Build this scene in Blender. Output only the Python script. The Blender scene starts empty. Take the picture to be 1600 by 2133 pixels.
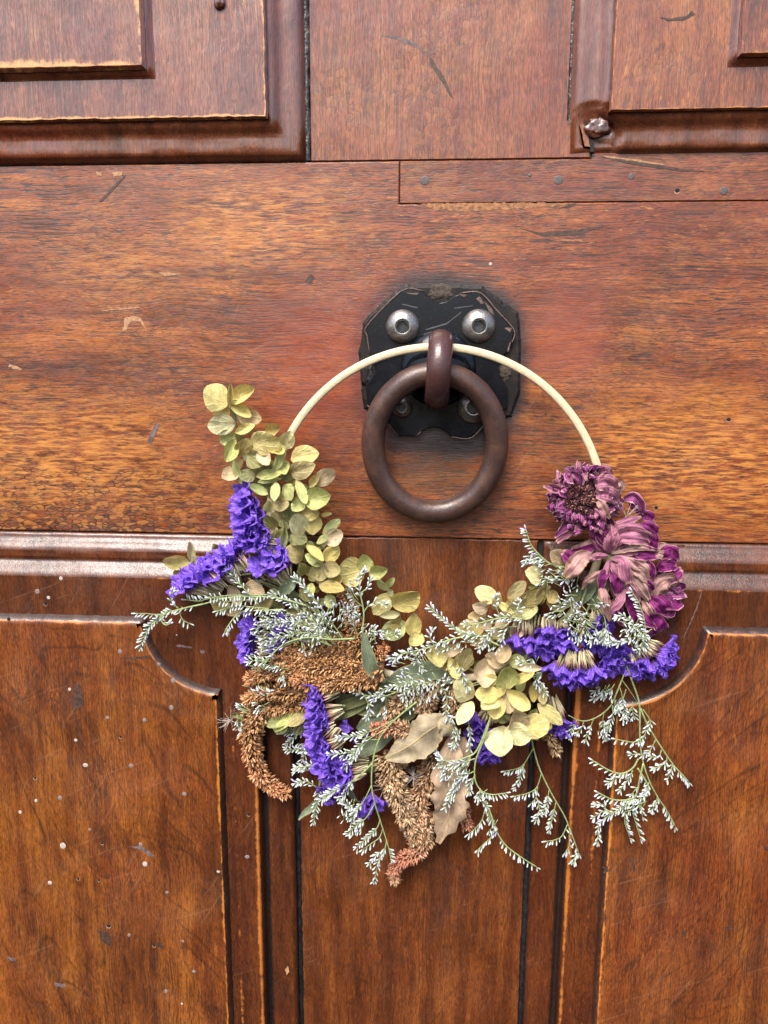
import bpy, bmesh, math, random
from mathutils import Vector, Matrix, Euler, noise as mnoise
R = math.radians
random.seed(7)
sc = bpy.context.scene
COL = sc.collection

# ------------------------------------------------------------------ camera
FPX = 1602.0                                   # focal length in photo pixels
H = 0.58                                       # distance of the lens from the door
EYE = 1.25
U = H / FPX                                    # about one photo pixel on the door, in metres
PITCH, YAW, ROLL = 10.6, 3.7, 0.25
cam_d = bpy.data.cameras.new('camera')
cam_d.sensor_fit = 'VERTICAL'
cam_d.sensor_height = 24.0
cam_d.lens = FPX / 2133.0 * 24.0
cam_d.clip_start = 0.01
cam_d.clip_end = 500.0
cam = bpy.data.objects.new('camera', cam_d)
COL.objects.link(cam)
CAM = Vector((0.0, -H, EYE))
RM = Euler((R(90 - PITCH), 0, R(YAW)), 'XYZ').to_matrix() @ Matrix.Rotation(R(ROLL), 3, 'Z')
cam.matrix_world = Matrix.Translation(CAM) @ RM.to_4x4()
sc.camera = cam

# ------------------------------------------------------------------ sky, sun, exposure
SUN_EL, SUN_AZ = 53.0, 20.0                    # sun in front of the door, a little to the left
w = bpy.data.worlds.new('World')
sc.world = w
w.use_nodes = True
wn = w.node_tree
sky = wn.nodes.new('ShaderNodeTexSky')
sky.sky_type = 'NISHITA'
sky.sun_disc = False
sky.sun_elevation = R(SUN_EL)
sky.sun_rotation = R(180 + SUN_AZ)
sky.air_density = 1.0
sky.dust_density = 4.0
sky.ozone_density = 1.5
wn.links.new(sky.outputs[0], wn.nodes['Background'].inputs[0])
wn.nodes['Background'].inputs[1].default_value = 0.115
sun_d = bpy.data.lights.new('sun', 'SUN')
sun_d.energy = 2.2
sun_d.angle = R(30)
sun_d.color = (1.0, 0.96, 0.9)
sun = bpy.data.objects.new('sun', sun_d)
COL.objects.link(sun)
sun.rotation_euler = Euler((R(90 - SUN_EL), 0, R(-SUN_AZ)), 'XYZ')
sun.location = (-0.5, -2, 4)
sc.view_settings.view_transform = 'Standard'
sc.view_settings.look = 'None'
sc.view_settings.gamma = 1.0
sc.view_settings.exposure = 1.38
sc.cycles.use_denoising = True

# ------------------------------------------------------------------ helpers
def at(px, py, d=0.0):
    """photo pixel -> point of the place at d pixels' worth of distance in front of the door face"""
    v = RM @ Vector(((px - 800) / FPX, -(py - 1066.5) / FPX, -1))
    t = (-d * U - CAM.y) / v.y
    return CAM + v * t

def X(px, py, d=0): return at(px, py, d).x
def Z(px, py, d=0): return at(px, py, d).z

class MB:
    def __init__(s):
        s.v, s.f, s.a, s.m = [], [], {}, []
    def add(s, co, **at_):
        i = len(s.v)
        s.v.append(tuple(co))
        for k, val in at_.items():
            s.a.setdefault(k, {})[i] = val
        return i
    def face(s, *ids, m=0):
        s.f.append(ids); s.m.append(m)
    def build(s, name, mats, parent=None, smooth=True, base=None):
        me = bpy.data.meshes.new(name)
        me.from_pydata(s.v, [], s.f)
        for k, dct in s.a.items():
            at_ = me.attributes.new(k, 'FLOAT', 'POINT')
            arr = [0.0] * len(s.v)
            for i, val in dct.items(): arr[i] = val
            at_.data.foreach_set('value', arr)
        if not isinstance(mats, (list, tuple)): mats = [mats]
        for m in mats: me.materials.append(m)
        if len(mats) > 1: me.polygons.foreach_set('material_index', s.m)
        me.polygons.foreach_set('use_smooth', [smooth] * len(me.polygons))
        me.validate()
        return link(name, me, parent)

BASE = {}
def link(name, data, parent=None):
    o = bpy.data.objects.new(name, data)
    COL.objects.link(o)
    if parent is not None:
        o.parent = parent
        o.matrix_parent_inverse = BASE.get(parent.name, Matrix())
    return o

def thing(name, label, cat, loc):
    o = bpy.data.objects.new(name, None)
    o.empty_display_size = 0.02
    o.location = loc
    COL.objects.link(o)
    o['label'] = label; o['category'] = cat; o['kind'] = 'thing'
    BASE[o.name] = Matrix.Translation(-Vector(loc))
    return o

def catmull(pts, n):
    P = [Vector(p) for p in pts]
    if len(P) == 2:
        return [P[0].lerp(P[1], i / n) for i in range(n + 1)]
    P = [P[0] * 2 - P[1]] + P + [P[-1] * 2 - P[-2]]
    out, k = [], len(P) - 3
    for i in range(n + 1):
        t = i / n * k
        j = min(int(t), k - 1); t -= j
        a, b, c, d = P[j:j + 4]
        out.append(0.5 * (2 * b + (c - a) * t + (2 * a - 5 * b + 4 * c - d) * t * t + (3 * b - a - 3 * c + d) * t ** 3))
    return out

def lerp_list(L, t):
    if not isinstance(L, (list, tuple)): return L
    x = t * (len(L) - 1); i = min(int(x), len(L) - 2) if len(L) > 1 else 0
    return L[0] if len(L) == 1 else L[i] + (L[i + 1] - L[i]) * (x - i)

def tube(mb, pts, rad, seg=6, **attr):
    n = len(pts); rings = []
    up = Vector((0.13, -1, 0.21)).normalized()
    for i, p in enumerate(pts):
        tg = (pts[min(i + 1, n - 1)] - pts[max(i - 1, 0)]).normalized()
        a = tg.cross(up)
        if a.length < 1e-4: a = tg.cross(Vector((1, 0, 0)))
        a.normalize(); b = tg.cross(a)
        r = lerp_list(rad, i / (n - 1))
        rings.append([mb.add(p + (a * math.cos(k * 2 * math.pi / seg) + b * math.sin(k * 2 * math.pi / seg)) * r, **attr) for k in range(seg)])
    for i in range(n - 1):
        for k in range(seg):
            k2 = (k + 1) % seg
            mb.face(rings[i][k], rings[i][k2], rings[i + 1][k2], rings[i + 1][k])
    mb.face(*rings[0][::-1]); mb.face(*rings[-1])

def spindle(mb, base, direc, ln, wd, seg=4, prof=((0.0, .35), (.4, 1.0), (1.0, .12)), **attr):
    d = direc.normalized()
    a = d.cross(Vector((.31, -.5, .8)))
    if a.length < 1e-3: a = d.cross(Vector((1, 0, 0)))
    a.normalize(); b = d.cross(a)
    rings = []
    for t, q in prof:
        rings.append([mb.add(base + d * (ln * t) + (a * math.cos(k * 2 * math.pi / seg) + b * math.sin(k * 2 * math.pi / seg)) * (wd * .5 * q), t=t, **attr) for k in range(seg)])
    for i in range(len(rings) - 1):
        for k in range(seg):
            k2 = (k + 1) % seg
            mb.face(rings[i][k], rings[i][k2], rings[i + 1][k2], rings[i + 1][k])
    mb.face(*rings[-1])

# ------------------------------------------------------------------ node helper
class NT:
    def __init__(s, name):
        s.mat = bpy.data.materials.new(name)
        s.mat.use_nodes = True
        s.t = s.mat.node_tree
        s.p = s.t.nodes['Principled BSDF']
        s.out = s.t.nodes['Material Output']
    def put(s, sock, val):
        if isinstance(val, bpy.types.NodeSocket): s.t.links.new(val, sock)
        elif val is not None:
            if sock.type == 'RGBA' and len(val) == 3: val = (*val, 1)
            sock.default_value = val
    def n(s, typ, ins=(), **kw):
        nd = s.t.nodes.new('ShaderNode' + typ)
        for k, v in kw.items(): setattr(nd, k, v)
        for k, v in dict(ins).items(): s.put(nd.inputs[k], v)
        return nd
    def math(s, op, a, b=0.5, c=None, clamp=False):
        nd = s.n('Math', operation=op, use_clamp=clamp)
        s.put(nd.inputs[0], a); s.put(nd.inputs[1], b)
        if c is not None: s.put(nd.inputs[2], c)
        return nd.outputs[0]
    def noise(s, vec, scale, detail=3.0, rough=.55, dist=0.0):
        return s.n('TexNoise', {'Vector': vec, 'Scale': scale, 'Detail': detail, 'Roughness': rough, 'Distortion': dist}).outputs['Fac']
    def smooth(s, x, a, b, lo=0.0, hi=1.0):
        nd = s.n('MapRange', {'Value': x, 'From Min': a, 'From Max': b, 'To Min': lo, 'To Max': hi}, interpolation_type='SMOOTHSTEP')
        return nd.outputs[0]
    def ramp(s, fac, stops):
        nd = s.n('ValToRGB', {'Fac': fac})
        e = nd.color_ramp.elements
        while len(e) < len(stops): e.new(.5)
        for k, (p, c) in zip(e, stops):
            k.position = p; k.color = (*c, 1)
        return nd.outputs[0]
    def mix(s, fac, a, b, mode='MIX'):
        nd = s.n('Mix', data_type='RGBA', blend_type=mode)
        s.put(nd.inputs[0], fac); s.put(nd.inputs[6], a); s.put(nd.inputs[7], b)
        return nd.outputs[2]
    def obj(s): return s.n('TexCoord').outputs['Object']
    def map(s, vec, scale, rot=(0, 0, 0), loc=(0, 0, 0)):
        if any(rot): vec = s.n('Mapping', {'Vector': vec, 'Rotation': rot}).outputs[0]
        return s.n('Mapping', {'Vector': vec, 'Scale': scale, 'Location': loc}).outputs[0]
    def attr(s, name): return s.n('Attribute', attribute_name=name).outputs['Fac']
    def bump(s, h, dist, strength=1.0, nrm=None):
        nd = s.n('Bump', {'Height': h, 'Distance': dist, 'Strength': strength})
        if nrm is not None: s.put(nd.inputs['Normal'], nrm)
        return nd.outputs[0]
    def fin(s, col=None, rough=None, nrm=None, **kw):
        s.put(s.p.inputs['Base Color'], col)
        s.put(s.p.inputs['Roughness'], rough)
        if nrm is not None: s.put(s.p.inputs['Normal'], nrm)
        for k, v in kw.items(): s.put(s.p.inputs[k.replace('_', ' ')], v)
        return s.mat
# ------------------------------------------------------------------ materials: wood
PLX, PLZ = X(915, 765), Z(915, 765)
def wood(name, grain, dark, mid, light, streak=.75, pore=.85, crack=0.0, crackz=None, red=(.19, .035, .014), redamt=.5,
         figure=None, rough=(.26, .5), seed=0.0, stain=None, wearcol=(.5, .2, .05), fleck=.3, scratch=.10, gloss=.12, crackamt=.6, relief=1.0):
    m = NT(name)
    o = m.obj()
    # slow warp so that the grain is not ruled with a straight edge
    warp = m.n('TexNoise', {'Vector': o, 'Scale': 14.0, 'Detail': 2.0}).outputs['Color']
    wv = m.n('VectorMath', {0: warp, 1: (.5, .5, .5)}, operation='SUBTRACT').outputs[0]
    wv = m.n('VectorMath', {0: wv, 'Scale': .010}, operation='SCALE').outputs[0]
    ov = m.n('VectorMath', {0: o, 1: wv}, operation='ADD').outputs[0]
    def g(al, ac, rot=0.0):
        sc_ = (al, ac, ac) if grain == 'x' else (ac, ac, al)
        return m.map(ov, sc_, rot=(0, R(rot), 0), loc=(seed, seed * 1.7, seed * .6))
    n1 = m.noise(g(7, 75), 1.0, 5.0, .6)
    col = m.ramp(n1, [(.28, dark), (.47, mid), (.72, light)])
    n2 = m.noise(m.map(o, (1, 1, 1), loc=(seed, 0, seed * 2)), 8.0, 3.0, .6, .6)
    col = m.mix(m.math('MULTIPLY', m.smooth(n2, .42, .62), redamt), col, red)
    n2b = m.noise(m.map(o, (1, 1, 1), loc=(seed + 3, 0, seed)), 17.0, 4.0, .65, .4)
    col = m.mix(m.smooth(n2b, .5, .75, 0, .38), col, m.mix(.5, col, light))
    col = m.mix(m.smooth(n2b, .46, .25, 0, .42), col, dark)
    if figure is not None:
        fv = m.map(ov, (13, 13, 2.6), rot=(0, R(figure), 0), loc=(seed, 0, 0))
        f = m.noise(fv, 1.0, 1.5, .45, .25)
        fr = m.math('ABSOLUTE', m.math('SUBTRACT', m.math('FRACT', m.math('MULTIPLY', f, 21.0)), .5))
        fb = m.noise(m.map(ov, (60, 60, 14), rot=(0, R(figure), 0), loc=(seed + 5, 0, 0)), 1.0, 4.0, .65)
        lnf = m.math('MULTIPLY', m.smooth(fr, .11, .0), m.smooth(fb, .36, .6))
        col = m.mix(m.math('MULTIPLY', lnf, .55), col, (.030, .013, .007))
        col = m.mix(m.smooth(fb, .52, .7, 0, .5), col, dark)
    n3 = m.noise(g(30, 900), 1.0, 3.0, .6)
    st = m.smooth(n3, .485, .62)
    st = m.math('MULTIPLY', st, m.smooth(m.noise(m.map(o, (1, 1, 1), loc=(seed + 9, 0, 2)), 12.0, 3.0, .6), .32, .62, .25, 1.0))
    n3b = m.noise(g(80, 1500), 1.0, 2.0, .5)
    st = m.math('MAXIMUM', st, m.smooth(n3b, .54, .66, 0, .9))
    col = m.mix(m.math('MULTIPLY', st, streak), col, (.024, .010, .007))
    n4 = m.noise(g(260, 1700), 1.0, 2.0, .6)
    col = m.mix(m.smooth(n4, .3, .7, 0, pore), m.mix(1.0, col, (.62, .6, .6), 'MULTIPLY'), m.mix(1.0, col, (1.35, 1.3, 1.2), 'MULTIPLY'))
    # worn flecks where the varnish has gone
    n6 = m.noise(g(60, 330), 1.0, 4.0, .7)
    fl = m.math('MULTIPLY', m.smooth(n6, .60, .68), m.smooth(n2, .40, .6))
    col = m.mix(m.math('MULTIPLY', fl, fleck), col, wearcol)
    h = m.math('MULTIPLY', st, -0.6)
    h = m.math('ADD', h, m.math('MULTIPLY', n4, .5))
    sep = m.n('SeparateXYZ', {0: o})
    if crack > 0:
        vv = m.map(ov, (165, 400, 400) if grain == 'x' else (400, 400, 190))
        ve = m.n('TexVoronoi', {'Vector': vv, 'Scale': 1.0}, feature='DISTANCE_TO_EDGE').outputs['Distance']
        ln = m.math('MULTIPLY', m.smooth(ve, .15, .03), m.smooth(m.noise(o, 70.0, 3.0, .6), .38, .55, .15, 1.0))
        mask = m.smooth(m.noise(m.map(o, (1, 1, 1), loc=(seed * 3, 0, 1)), 11.0, 3.0), .46, .58)
        if crackz is not None:
            cx0, cx1, cz0, cz1 = crackz
            mk = m.math('MULTIPLY', m.smooth(sep.outputs[0], cx1, cx0), m.smooth(sep.outputs[2], cz1, cz0))
            mask = m.math('MAXIMUM', m.math('MULTIPLY', mask, .35), mk)
        cell = m.n('TexVoronoi', {'Vector': vv, 'Scale': 1.0}).outputs['Color']
        cv = m.n('SeparateColor', {0: cell}).outputs[0]
        am = m.math('MULTIPLY', mask, m.smooth(cv, .35, .9, 0, crackamt))
        col = m.mix(am, col, (.40, .155, .03))
        lnm = m.math('MULTIPLY', m.math('MULTIPLY', ln, mask), crack)
        col = m.mix(lnm, col, (.018, .008, .006))
        h = m.math('SUBTRACT', h, m.math('MULTIPLY', lnm, 1.2))
    # hair scratches
    if scratch > 0:
        s1 = m.noise(m.map(ov, (14, 14, 420), rot=(0, R(23), 0), loc=(seed, 0, 0)), 1.0, 1.0, .4)
        s2 = m.noise(m.map(ov, (420, 14, 14), rot=(0, R(-31), 0), loc=(seed, 0, 0)), 1.0, 1.0, .4)
        sm = m.math('MULTIPLY', m.math('MAXIMUM', m.smooth(s1, .685, .72), m.smooth(s2, .69, .725)), m.smooth(n2b, .45, .6))
        col = m.mix(m.math('MULTIPLY', sm, scratch), col, (.42, .22, .12))
    wr = m.attr('wear')
    wn_ = m.noise(o, 160.0, 4.0, .7)
    wn2 = m.noise(o, 22.0, 3.0, .6)
    wmask = m.math('MULTIPLY', m.smooth(m.math('ADD', m.math('ADD', wr, m.math('MULTIPLY', m.math('SUBTRACT', wn2, .52), 1.6)), m.math('MULTIPLY', m.math('SUBTRACT', wn_, .5), 1.3)), .55, 1.0), m.math('MULTIPLY', m.smooth(wr, .05, .4), .85))
    col = m.mix(wmask, col, wearcol)
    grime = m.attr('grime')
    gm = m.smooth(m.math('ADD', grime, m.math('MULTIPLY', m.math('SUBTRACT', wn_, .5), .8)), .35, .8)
    col = m.mix(m.math('MULTIPLY', gm, .9), col, (.016, .011, .010))  # black build-up, with recess shade painted in along grooves and slopes
    if stain is not None:
        col = stain(m, o, sep, col, n2b, wn_)
    rg = m.smooth(n2b, .3, .75, rough[0], rough[1])
    rg = m.math('ADD', rg, m.math('MULTIPLY', st, .12))
    b1 = m.bump(m.noise(m.map(o, (1, 1, 1)), 26.0, 3.0, .55), .004, .35)
    b2 = m.bump(h, .00022 * relief, .55, b1)
    return m.fin(col, rg, b2, Coat_Weight=gloss, Coat_Roughness=.2, Coat_Normal=m.bump(h, .00010 * relief, .5, b1))

def rail_stain(m, o, sep, col, nb, nf):
    # sooty halo round the iron plate and a darker patch below it, inside the ring
    def blob(cx, cz, rx, rz, lo, hi, amt, c, nz):
        dx = m.math('DIVIDE', m.math('SUBTRACT', sep.outputs[0], cx), rx)
        dz = m.math('DIVIDE', m.math('SUBTRACT', sep.outputs[2], cz), rz)
        r = m.math('POWER', m.math('ADD', m.math('POWER', m.math('ABSOLUTE', dx), 2.6), m.math('POWER', m.math('ABSOLUTE', dz), 2.6)), .385)
        r = m.math('ADD', r, m.math('MULTIPLY', m.math('SUBTRACT', nb, .5), nz))
        return m.math('MULTIPLY', m.smooth(r, hi, lo), amt)
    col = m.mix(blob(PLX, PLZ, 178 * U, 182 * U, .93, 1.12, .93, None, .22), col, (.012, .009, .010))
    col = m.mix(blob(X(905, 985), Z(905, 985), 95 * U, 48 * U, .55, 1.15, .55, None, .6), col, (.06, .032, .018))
    col = m.mix(blob(X(700, 760), Z(700, 760), 190 * U, 200 * U, .2, 1.3, .5, None, .8), col, (.24, .045, .024))
    col = m.mix(blob(X(1190, 700), Z(1190, 700), 90 * U, 120 * U, .2, 1.3, .5, None, .8), col, (.30, .065, .03))
    # golden places where the varnish has worn thin along the grain
    fg = m.noise(m.map(o, (55, 420, 420), loc=(3, 0, 1)), 1.0, 4.0, .7)
    for px, py, rx, ry, amt in ((540, 470, 230, 120, .75), (60, 940, 420, 150, .9), (1450, 960, 330, 160, .95), (1330, 350, 260, 60, .5), (250, 560, 200, 70, .5)):
        f_ = m.math('MULTIPLY', blob(X(px, py), Z(px, py), rx * U, ry * U, .25, 1.15, amt, None, 1.0), m.smooth(fg, .44, .62))
        col = m.mix(f_, col, (.47, .185, .036))
    for px, py, rx, ry, amt in ((320, 790, 300, 60, .5), (1300, 640, 260, 80, .4), (700, 1040, 300, 70, .55), (1150, 1080, 300, 50, .5)):
        f_ = m.math('MULTIPLY', blob(X(px, py), Z(px, py), rx * U, ry * U, .2, 1.2, amt, None, 1.0), m.smooth(fg, .62, .40))
        col = m.mix(f_, col, (.060, .016, .010))
    return col

RAIL_C = (X(150, 1000), X(760, 1000), Z(300, 1010), Z(300, 900))
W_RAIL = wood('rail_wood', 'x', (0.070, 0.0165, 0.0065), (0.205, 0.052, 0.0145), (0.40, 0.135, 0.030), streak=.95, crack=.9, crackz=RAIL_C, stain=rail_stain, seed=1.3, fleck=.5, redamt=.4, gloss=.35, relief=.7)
W_PATCH = wood('repair_strip_wood', 'x', (0.0714, 0.0176, 0.0076), (0.1722, 0.0416, 0.0129), (0.3024, 0.1000, 0.0274), streak=.85, crack=.22, crackamt=.2, seed=4.1, redamt=.5, gloss=.4, relief=.8)
W_UP = wood('upper_panel_wood', 'z', (0.0858, 0.0237, 0.0128), (0.1650, 0.0486, 0.0230), (0.2640, 0.0992, 0.0416), streak=.7, seed=2.2, redamt=.3, rough=(.20, .36), fleck=.35, gloss=1.0, relief=2.2, wearcol=(.62, .31, .095))
W_UPR = wood('upper_right_panel_wood', 'z', (0.0936, 0.0243, 0.0089), (0.2223, 0.0669, 0.0185), (0.3744, 0.1444, 0.0370), streak=.65, seed=6.4, redamt=.35, crack=.3, rough=(.26, .45), fleck=.6, gloss=.6, crackamt=.3)
W_STILE = wood('upper_stile_wood', 'z', (0.0888, 0.0230, 0.0101), (0.1887, 0.0504, 0.0187), (0.3034, 0.1044, 0.0302), streak=.65, crack=.3, crackamt=.25, seed=9.2, redamt=.5, gloss=.5)
W_MOULD = wood('moulding_wood', 'z', (.055, .019, .011), (.135, .039, .018), (.22, .07, .028), streak=.5, seed=3.7, rough=(.18, .32), fleck=.12, gloss=1.0)
W_FRAME = wood('lower_frame_wood', 'z', (.032, .011, .006), (.078, .023, .009), (.145, .044, .012), streak=.65, seed=8.3, rough=(.2, .36), fleck=.16, redamt=.35, red=(.11, .024, .009), wearcol=(.42, .14, .028), gloss=.3)
W_LOWL = wood('lower_left_panel_wood', 'z', (0.0427, 0.0129, 0.0053), (0.1425, 0.0414, 0.0097), (0.2945, 0.1012, 0.0176), streak=.7, figure=27, seed=7.7, redamt=.45, red=(.20, .050, .014), fleck=.25, wearcol=(.52, .18, .028), gloss=.35)
W_LOWR = wood('lower_right_panel_wood', 'z', (0.0551, 0.0166, 0.0070), (0.1568, 0.0451, 0.0106), (0.2660, 0.0874, 0.0176), streak=.7, figure=-38, seed=11.2, redamt=.3, fleck=.22, wearcol=(.52, .18, .028), gloss=.4)
W_CEN = wood('lower_stile_wood', 'z', (.038, .012, .005), (.098, .028, .008), (.22, .068, .015), streak=.65, seed=12.9, redamt=.35, red=(.11, .025, .009), wearcol=(.38, .12, .025), gloss=.25)

def plain(name, col, rough=.6, noise_=0.25, scale=200.0, bump=.0003, **kw):
    m = NT(name)
    o = m.obj()
    n = m.noise(o, scale, 4.0, .65)
    c = m.mix(m.smooth(n, .3, .7), tuple(x * (1 - noise_) for x in col), tuple(min(1, x * (1 + noise_)) for x in col))
    return m.fin(c, rough, m.bump(n, bump, .6), **kw)
M_GAP = plain('dark_joint', (.010, .008, .008), .9)
M_TAR = plain('black_filler', (.014, .014, .016), .32, .5, 260, .0018)
M_PUTTY = plain('white_putty', (.40, .34, .30), .6)
M_GREYPUTTY = plain('grey_putty', (.20, .155, .145), .5)
M_HOLE = plain('hole_black', (.004, .003, .003), .9)
M_RIM = plain('raw_hole_rim', (.42, .25, .16), .8)
M_NAIL = plain('nail_iron', (.10, .085, .08), .45, .4, 500, Metallic=.6)
M_CHIP = plain('bare_chip', (.34, .18, .09), .75, .3, 400)
M_SCAR = plain('dark_scar', (.052, .024, .015), .6, .5, 300)
M_GOUGE = plain('filled_gouge', (.24, .10, .035), .6, .5, 350, .0008)
M_SMUDGE = plain('grey_smudge', (.105, .070, .068), .7, .5, 300)
from mathutils.geometry import tessellate_polygon as tess_poly
# ------------------------------------------------------------------ the door
FX, FZ = CAM.x, EYE
door = thing('door', 'old varnished reddish brown wooden door with raised panels, rails and cracked varnish', 'door', (X(860, 1100), 0.0, Z(860, 1100)))

def resample(poly, step):
    out = []
    n = len(poly)
    for i in range(n):
        a, b = Vector(poly[i]), Vector(poly[(i + 1) % n])
        k = max(1, int((b - a).length / step))
        for j in range(k): out.append(a.lerp(b, j / k))
    return out

def inset(poly, dist):
    n = len(poly); out = []
    for i in range(n):
        a, b, c = poly[i - 1], poly[i], poly[(i + 1) % n]
        d1 = (b - a); d2 = (c - b)
        if d1.length < 1e-9 or d2.length < 1e-9: out.append(b.copy()); continue
        d1.normalize(); d2.normalize()
        n1 = Vector((-d1.y, d1.x)); n2 = Vector((-d2.y, d2.x))
        m_ = n1 + n2
        m_ = n1 if m_.length < .2 else m_.normalized()
        out.append(b + m_ * (dist / max(.45, m_.dot(n1))))
    return out

def tessellate(pts):
    out = []
    for t in tess_poly([[Vector((p.x * 1000, p.y * 1000, 0)) for p in pts]]):
        a, b, c = (pts[i] for i in t)
        ar = (b - a).cross(c - a)
        out.append(tuple(t) if ar > 0 else tuple(t)[::-1])
    return out

def slab(name, poly, df, db, mat, parent=door, bev=2.0, drop=2.0, wear=.55, band=9.0, jag=.5, step=12.0, grime=0.0, smooth=False, wear_out=None):
    """board with softened, slightly chipped arrises; poly counter-clockwise in (x, z), depths in photo pixels"""
    base = [Vector(p) for p in poly]
    cnt = [max(1, int((base[(i + 1) % len(base)] - base[i]).length / (step * U))) for i in range(len(base))]
    def ring_at(dist):
        q = inset(base, dist * U) if dist else base
        out = []
        for i in range(len(q)):
            for j in range(cnt[i]): out.append(q[i].lerp(q[(i + 1) % len(q)], j / cnt[i]))
        return out
    jit = [Vector((mnoise.noise((p.x * 300, p.y * 300, 1.7)), mnoise.noise((p.x * 300, p.y * 300, 8.3)))) * (jag * U) for p in ring_at(0)]
    pl, mid_, inn, inn2 = [[p + j for p, j in zip(ring_at(q), jit)] for q in (0, bev * .8, bev, bev + band)]
    mb = MB()
    L = []
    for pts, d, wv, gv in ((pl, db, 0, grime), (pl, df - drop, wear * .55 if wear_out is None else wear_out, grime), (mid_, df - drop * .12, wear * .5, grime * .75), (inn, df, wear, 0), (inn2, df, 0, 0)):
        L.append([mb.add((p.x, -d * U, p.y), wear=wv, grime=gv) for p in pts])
    n = len(pl)
    for a, b in zip(L[:-1], L[1:]):
        for i in range(n):
            j = (i + 1) % n
            mb.face(a[i], a[j], b[j], b[i])
    nq = len(mb.f)
    for tri in tessellate([p for p in inn2]):
        mb.face(*[L[4][i] for i in tri])
    o = mb.build(name, mat, parent, smooth)
    for pl_ in o.data.polygons[nq:]: pl_.use_smooth = False
    return o

def poly_px(pts, d):
    return [(X(px, py, d), Z(px, py, d)) for px, py in pts]

def sweep(name, path, profile, mat, parent=door, step=14.0, lump=None, inside=False, prof2=None, vert=None):
    """moulding: path = list of (x, z); outward = right-hand side of travel seen from the front; profile = (u, d, wear, grime)"""
    P = [Vector(p) for p in path]
    segs = [(P[i + 1] - P[i]).normalized() for i in range(len(P) - 1)]
    mb = MB(); rings = []
    st = []
    for i in range(len(P) - 1):
        k = max(2, int((P[i + 1] - P[i]).length / (step * U)))
        for j in range(k + (1 if i == len(P) - 2 else 0)):
            st.append((i, j / k))
    for i, t in st:
        p = P[i].lerp(P[i + 1], t)
        nrm = Vector((segs[i].y, -segs[i].x))
        if t == 0 and i > 0:
            n0 = Vector((segs[i - 1].y, -segs[i - 1].x))
            m_ = (n0 + nrm).normalized(); nrm = m_ / m_.dot(n0)
        ring = []
        pr = profile
        if prof2 is not None and i == vert:
            dc = ((p - P[1]).length) / U
            f = min(1.0, max(0.0, (dc - 20) / 90))
            pr = [tuple(a + (b - a) * f for a, b in zip(q1, q2)) for q1, q2 in zip(profile, prof2)]
        for (u, d, wv, gv) in pr:
            q = p + nrm * (u * U)
            jd = mnoise.noise((q.x * 45, q.y * 45, u * .1)) * (0.0 if inside and u > 95 else 1.0)
            ju = mnoise.noise((q.x * 90, q.y * 90, u * .2 + 5)) * (0.0 if inside and u > 95 else .6)
            uu = u
            if u > 0 and len(segs) > 1 and inside and not (t == 0 and i > 0):
                # keep every run on its own side of the mitre
                dist = (P[i + 1] - p).length if i == 0 else (p - P[i]).length
                if dist < u * U: q = P[1] + (segs[0] * -1 if i == 0 else segs[1]) * (u * U); p_ = q
                else: p_ = p
            else: p_ = p
            n_ = Vector((segs[i].y, -segs[i].x)) if (inside and t != 0) else nrm
            q = p_ + n_ * ((u + ju) * U)
            y = -(d + jd) * U
            if lump:
                q, y = lump(q, y)
            ring.append(mb.add((q.x, y, q.y), wear=wv, grime=gv))
        rings.append(ring)
    for a, b in zip(rings[:-1], rings[1:]):
        for k in range(len(profile) - 1):
            mb.face(a[k], b[k], b[k + 1], a[k + 1])
    o = mb.build(name, mat, parent, True)
    if inside:
        npf = len(profile) - 1
        cut = [k for k in range(npf) if profile[k][0] >= 97]
        for i_, p in enumerate(o.data.polygons):
            if abs(p.normal.y) > .995: p.use_smooth = False
    if sum(p.normal.y * p.area for p in o.data.polygons) > 0: o.data.flip_normals()
    return o

def mark(name, pts, d, mat, parent, thick=.7, jag=1.0):
    """thin irregular chip, filler or smear lying on a board"""
    pl = resample([Vector(p) for p in poly_px(pts, d)], 5 * U)
    pl = [p + Vector((mnoise.noise((p.x * 900, p.y * 900, 1)), mnoise.noise((p.x * 900, p.y * 900, 9)))) * (jag * U * 1.6) for p in pl]
    area = sum(pl[i - 1].x * pl[i].y - pl[i].x * pl[i - 1].y for i in range(len(pl)))
    if area < 0: pl = pl[::-1]
    mb = MB()
    a = [mb.add((p.x, -(d - 1.5) * U, p.y)) for p in pl]
    b = [mb.add((p.x, -(d + thick) * U, p.y)) for p in pl]
    n = len(pl)
    for i in range(n): mb.face(a[i], a[(i + 1) % n], b[(i + 1) % n], b[i])
    mb.face(*b)
    return mb.build(name, mat, parent, False)

# backing board behind all joints
slab('backing_board', [(X(-300, 1000), Z(800, 2500)), (X(1900, 1000), Z(800, 2500)), (X(1900, 1000), Z(800, -300)), (X(-300, 1000), Z(800, -300))], -9, -60, M_GAP, step=400)

# --- straight lines of the joinery (averaged over both ends so they stay level and upright)
zr_top = Z(640, 337); zr_topR = Z(1250, 330)
zr_bot = (Z(0, 1108) + Z(1600, 1131)) / 2
zpatch = (Z(840, 425) + Z(1600, 416)) / 2
xl_out = X(-320, 1000); xr_out = X(1950, 1000)
xs_l = X(646, 200); xs_r = X(1188, 120)
xc_l = (X(616, 1600) + X(633, 2133)) / 2 + 4.5 * U
xc_r = (X(1104, 1600) + X(1081, 2133)) / 2 - 3 * U
z_lo = Z(800, 2420)
z_hi = Z(800, -260)
xpatch = X(833, 380)

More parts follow.
